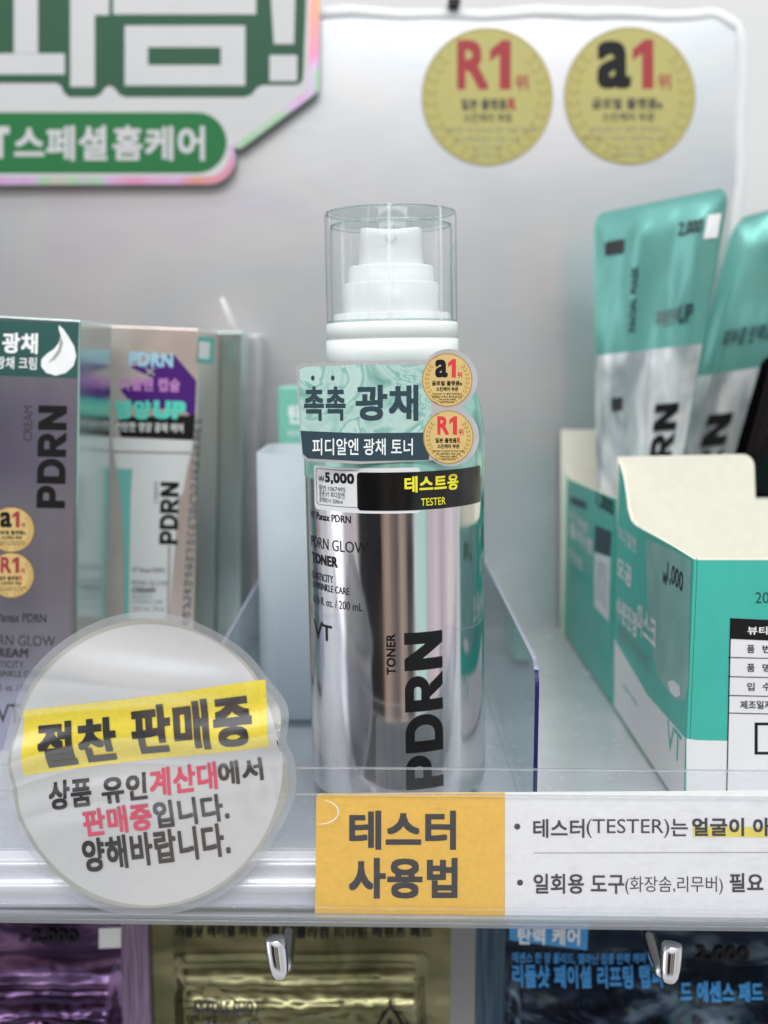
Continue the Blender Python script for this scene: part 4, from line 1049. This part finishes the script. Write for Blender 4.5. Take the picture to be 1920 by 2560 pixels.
def hang(label, x0, x1, yt, Y, mats, decos, seed, edge=.05, ridge=(0.30, .36, .42)):
    """flat foil pad pouch hanging under the shelf: embossed zip ridges near its top, ribbed side seals"""
    a, b, c, d = at(x0, yt, Y), at(x1, yt, Y), at(x0, yt + 900, Y), at(x1, yt + 900, Y)
    a.y = b.y = Y; W_ = b.x - a.x; zt_ = a.z; Hh = .13
    r = thing('hanging_pouch', label, 'pouch', (a.x + W_ / 2, Y, zt_ - Hh), 'foil pad pouches hanging under the shelf')
    def surf(u, v, off=0.0):
        s_ = v * Hh; e = max(0, min((u - edge) / .05, (1 - edge - u) / .05, 1)); e = e * e * (3 - 2 * e)
        bul = 0
        for q in ridge: bul += .0016 * math.exp(-((s_ / .05 - q) / .022) ** 2)
        body = max(0, min(1, (s_ - .022) / .02)); wr = mnoise.noise(Vector((u * 4 + seed, v * 9, seed))) + .6 * mnoise.noise(Vector((u * 9 + seed, v * 16, 1)))
        y = Y - e * (bul + body * (.006 + .0034 * wr + .0016 * abs(mnoise.noise(Vector((u * 16 - v * 22, v * 26 + u * 9, seed))))) + .0006) - .0004 * math.sin(u * 14 + seed)
        return Vector((a.x + W_ * u, y - off, zt_ - s_))
    class Sf:
        n = Vector((0, -1, 0))
        def __call__(s, u, v, off=0): return surf(u, v, off)
    mb = MB(); mb.grid(lambda u, v: surf(edge + u * (1 - 2 * edge), v), 90, 110, mats[0]); mb.build('foil_front', r)
    for e0 in (0, 1 - edge):
        mb = MB(); mb.grid(lambda u, v: surf(e0 + u * edge, v), 12, 60, mats[1]); mb.build('side_seal', r)
    mb = MB(); mb.box(a.x, b.x, Y + .0012, Y + .0018, zt_ - Hh, zt_, mats[0]); mb.build('back_film', r)
    mb = MB(); decos(mb, Sf(), lambda px, py: ((at(px, py, Y).x - a.x) / W_, (zt_ - at(px, py, Y).z) / Hh)); mb.build('print_pattern', r)
def ptxt(mb, S, uv, s, x0, y0, x1, y1, m, bold=0.0, rot=0, off=9e-4):
    p, q = uv(x0, y0), uv(x1, y1); mb.text(s, S, (p[0], p[1], q[0], q[1]), m, bold, off, cut=14, cuty=3)
def pp(mb, S, uv, pts, m, off=4e-4): mb.poly([uv(*p) for p in pts], S, m, off)
def dv(mb, S, uv):
    ptxt(mb, S, uv, '₩', 50, 2336, 70, 2352, 'black'); ptxt(mb, S, uv, '2,000', 78, 2322, 196, 2356, 'black', .03)
    pp(mb, S, uv, rect(250, 2316, 304, 2366), 'white_card')
    pp(mb, S, uv, [(60, 2560), (84, 2535), (100, 2530), (92, 2575)], 'lilac'); pp(mb, S, uv, [(105, 2535), (118, 2523), (136, 2560), (130, 2580), (112, 2575)], 'lilac')
hang('violet black foil pouch hanging at the left with mauve side seal', -330, 368, 2240, .336, ('dusk_foil', 'ribbed_foil'), dv, 2.1, .10, (.58, .66, .80))
def dg_(mb, S, uv):
    ptxt(mb, S, uv, '리들샷 페이셜 퍼밍 앰플', 440, 2310, 700, 2338, 'black', .03); ptxt(mb, S, uv, '콜라겐 비타민 에센스 패드', 740, 2312, 1080, 2340, 'black', .03)
    ptxt(mb, S, uv, 'NEEDLE SHOT', 492, 2478, 656, 2506, 'charcoal', .03)
    pp(mb, S, uv, [(520, 2438), (600, 2480), (660, 2580), (512, 2580), (508, 2500)], 'gold_foil_pale')
    ptxt(mb, S, uv, 'FACIAL PAD', 520, 2520, 650, 2532, 'grey_ink'); ptxt(mb, S, uv, 'ESSENCE', 515, 2540, 620, 2552, 'grey_ink')
    for pts in ([(975, 2478), (1035, 2575), (915, 2575)],):
        q = [uv(*p) for p in pts]; cx = sum(p[0] for p in q) / 3; cy_ = sum(p[1] for p in q) / 3; inn = [(cx + (p[0] - cx) * .78, cy_ + (p[1] - cy_) * .78) for p in q]
        mb.band(q, inn, S, 'black', 5e-4); pp(mb, S, uv, [(970, 2530), (980, 2530), (982, 2570), (968, 2570)], 'black', 5e-4)
hang('olive gold foil pouch hanging in the middle with a triangle mark', 372, 1128, 2236, .338, ('gold_foil', 'gold_foil'), dg_, 6.4, .075, (.46, .60, .74))
def dn(mb, S, uv):
    pp(mb, S, uv, [(1274, 2290), (1470, 2290), (1466, 2370), (1274, 2350)], 'blue_box')
    ptxt(mb, S, uv, '탄력 케어', 1294, 2312, 1446, 2356, 'white_ink', .03, off=1.2e-3)
    ptxt(mb, S, uv, '에센스 한 장 폴리드, 멜라닌 집중 탄력 케어', 1280, 2376, 1610, 2404, 'blue_txt', .02); ptxt(mb, S, uv, '리들샷 페이셜 리프팅 탭퍼', 1280, 2406, 1650, 2454, 'blue_txt', .035); ptxt(mb, S, uv, '드 에센스 패드', 1694, 2440, 1896, 2486, 'blue_txt', .035)
    ptxt(mb, S, uv, '2,000', 1738, 2362, 1868, 2402, 'black', .03)
hang('navy foil pouch hanging at the right with bright blue lettering', 1192, 2060, 2250, .334, ('navy_foil', 'navy_edge'), dn, 9.2, .085, (.86, 1.02, 1.2))
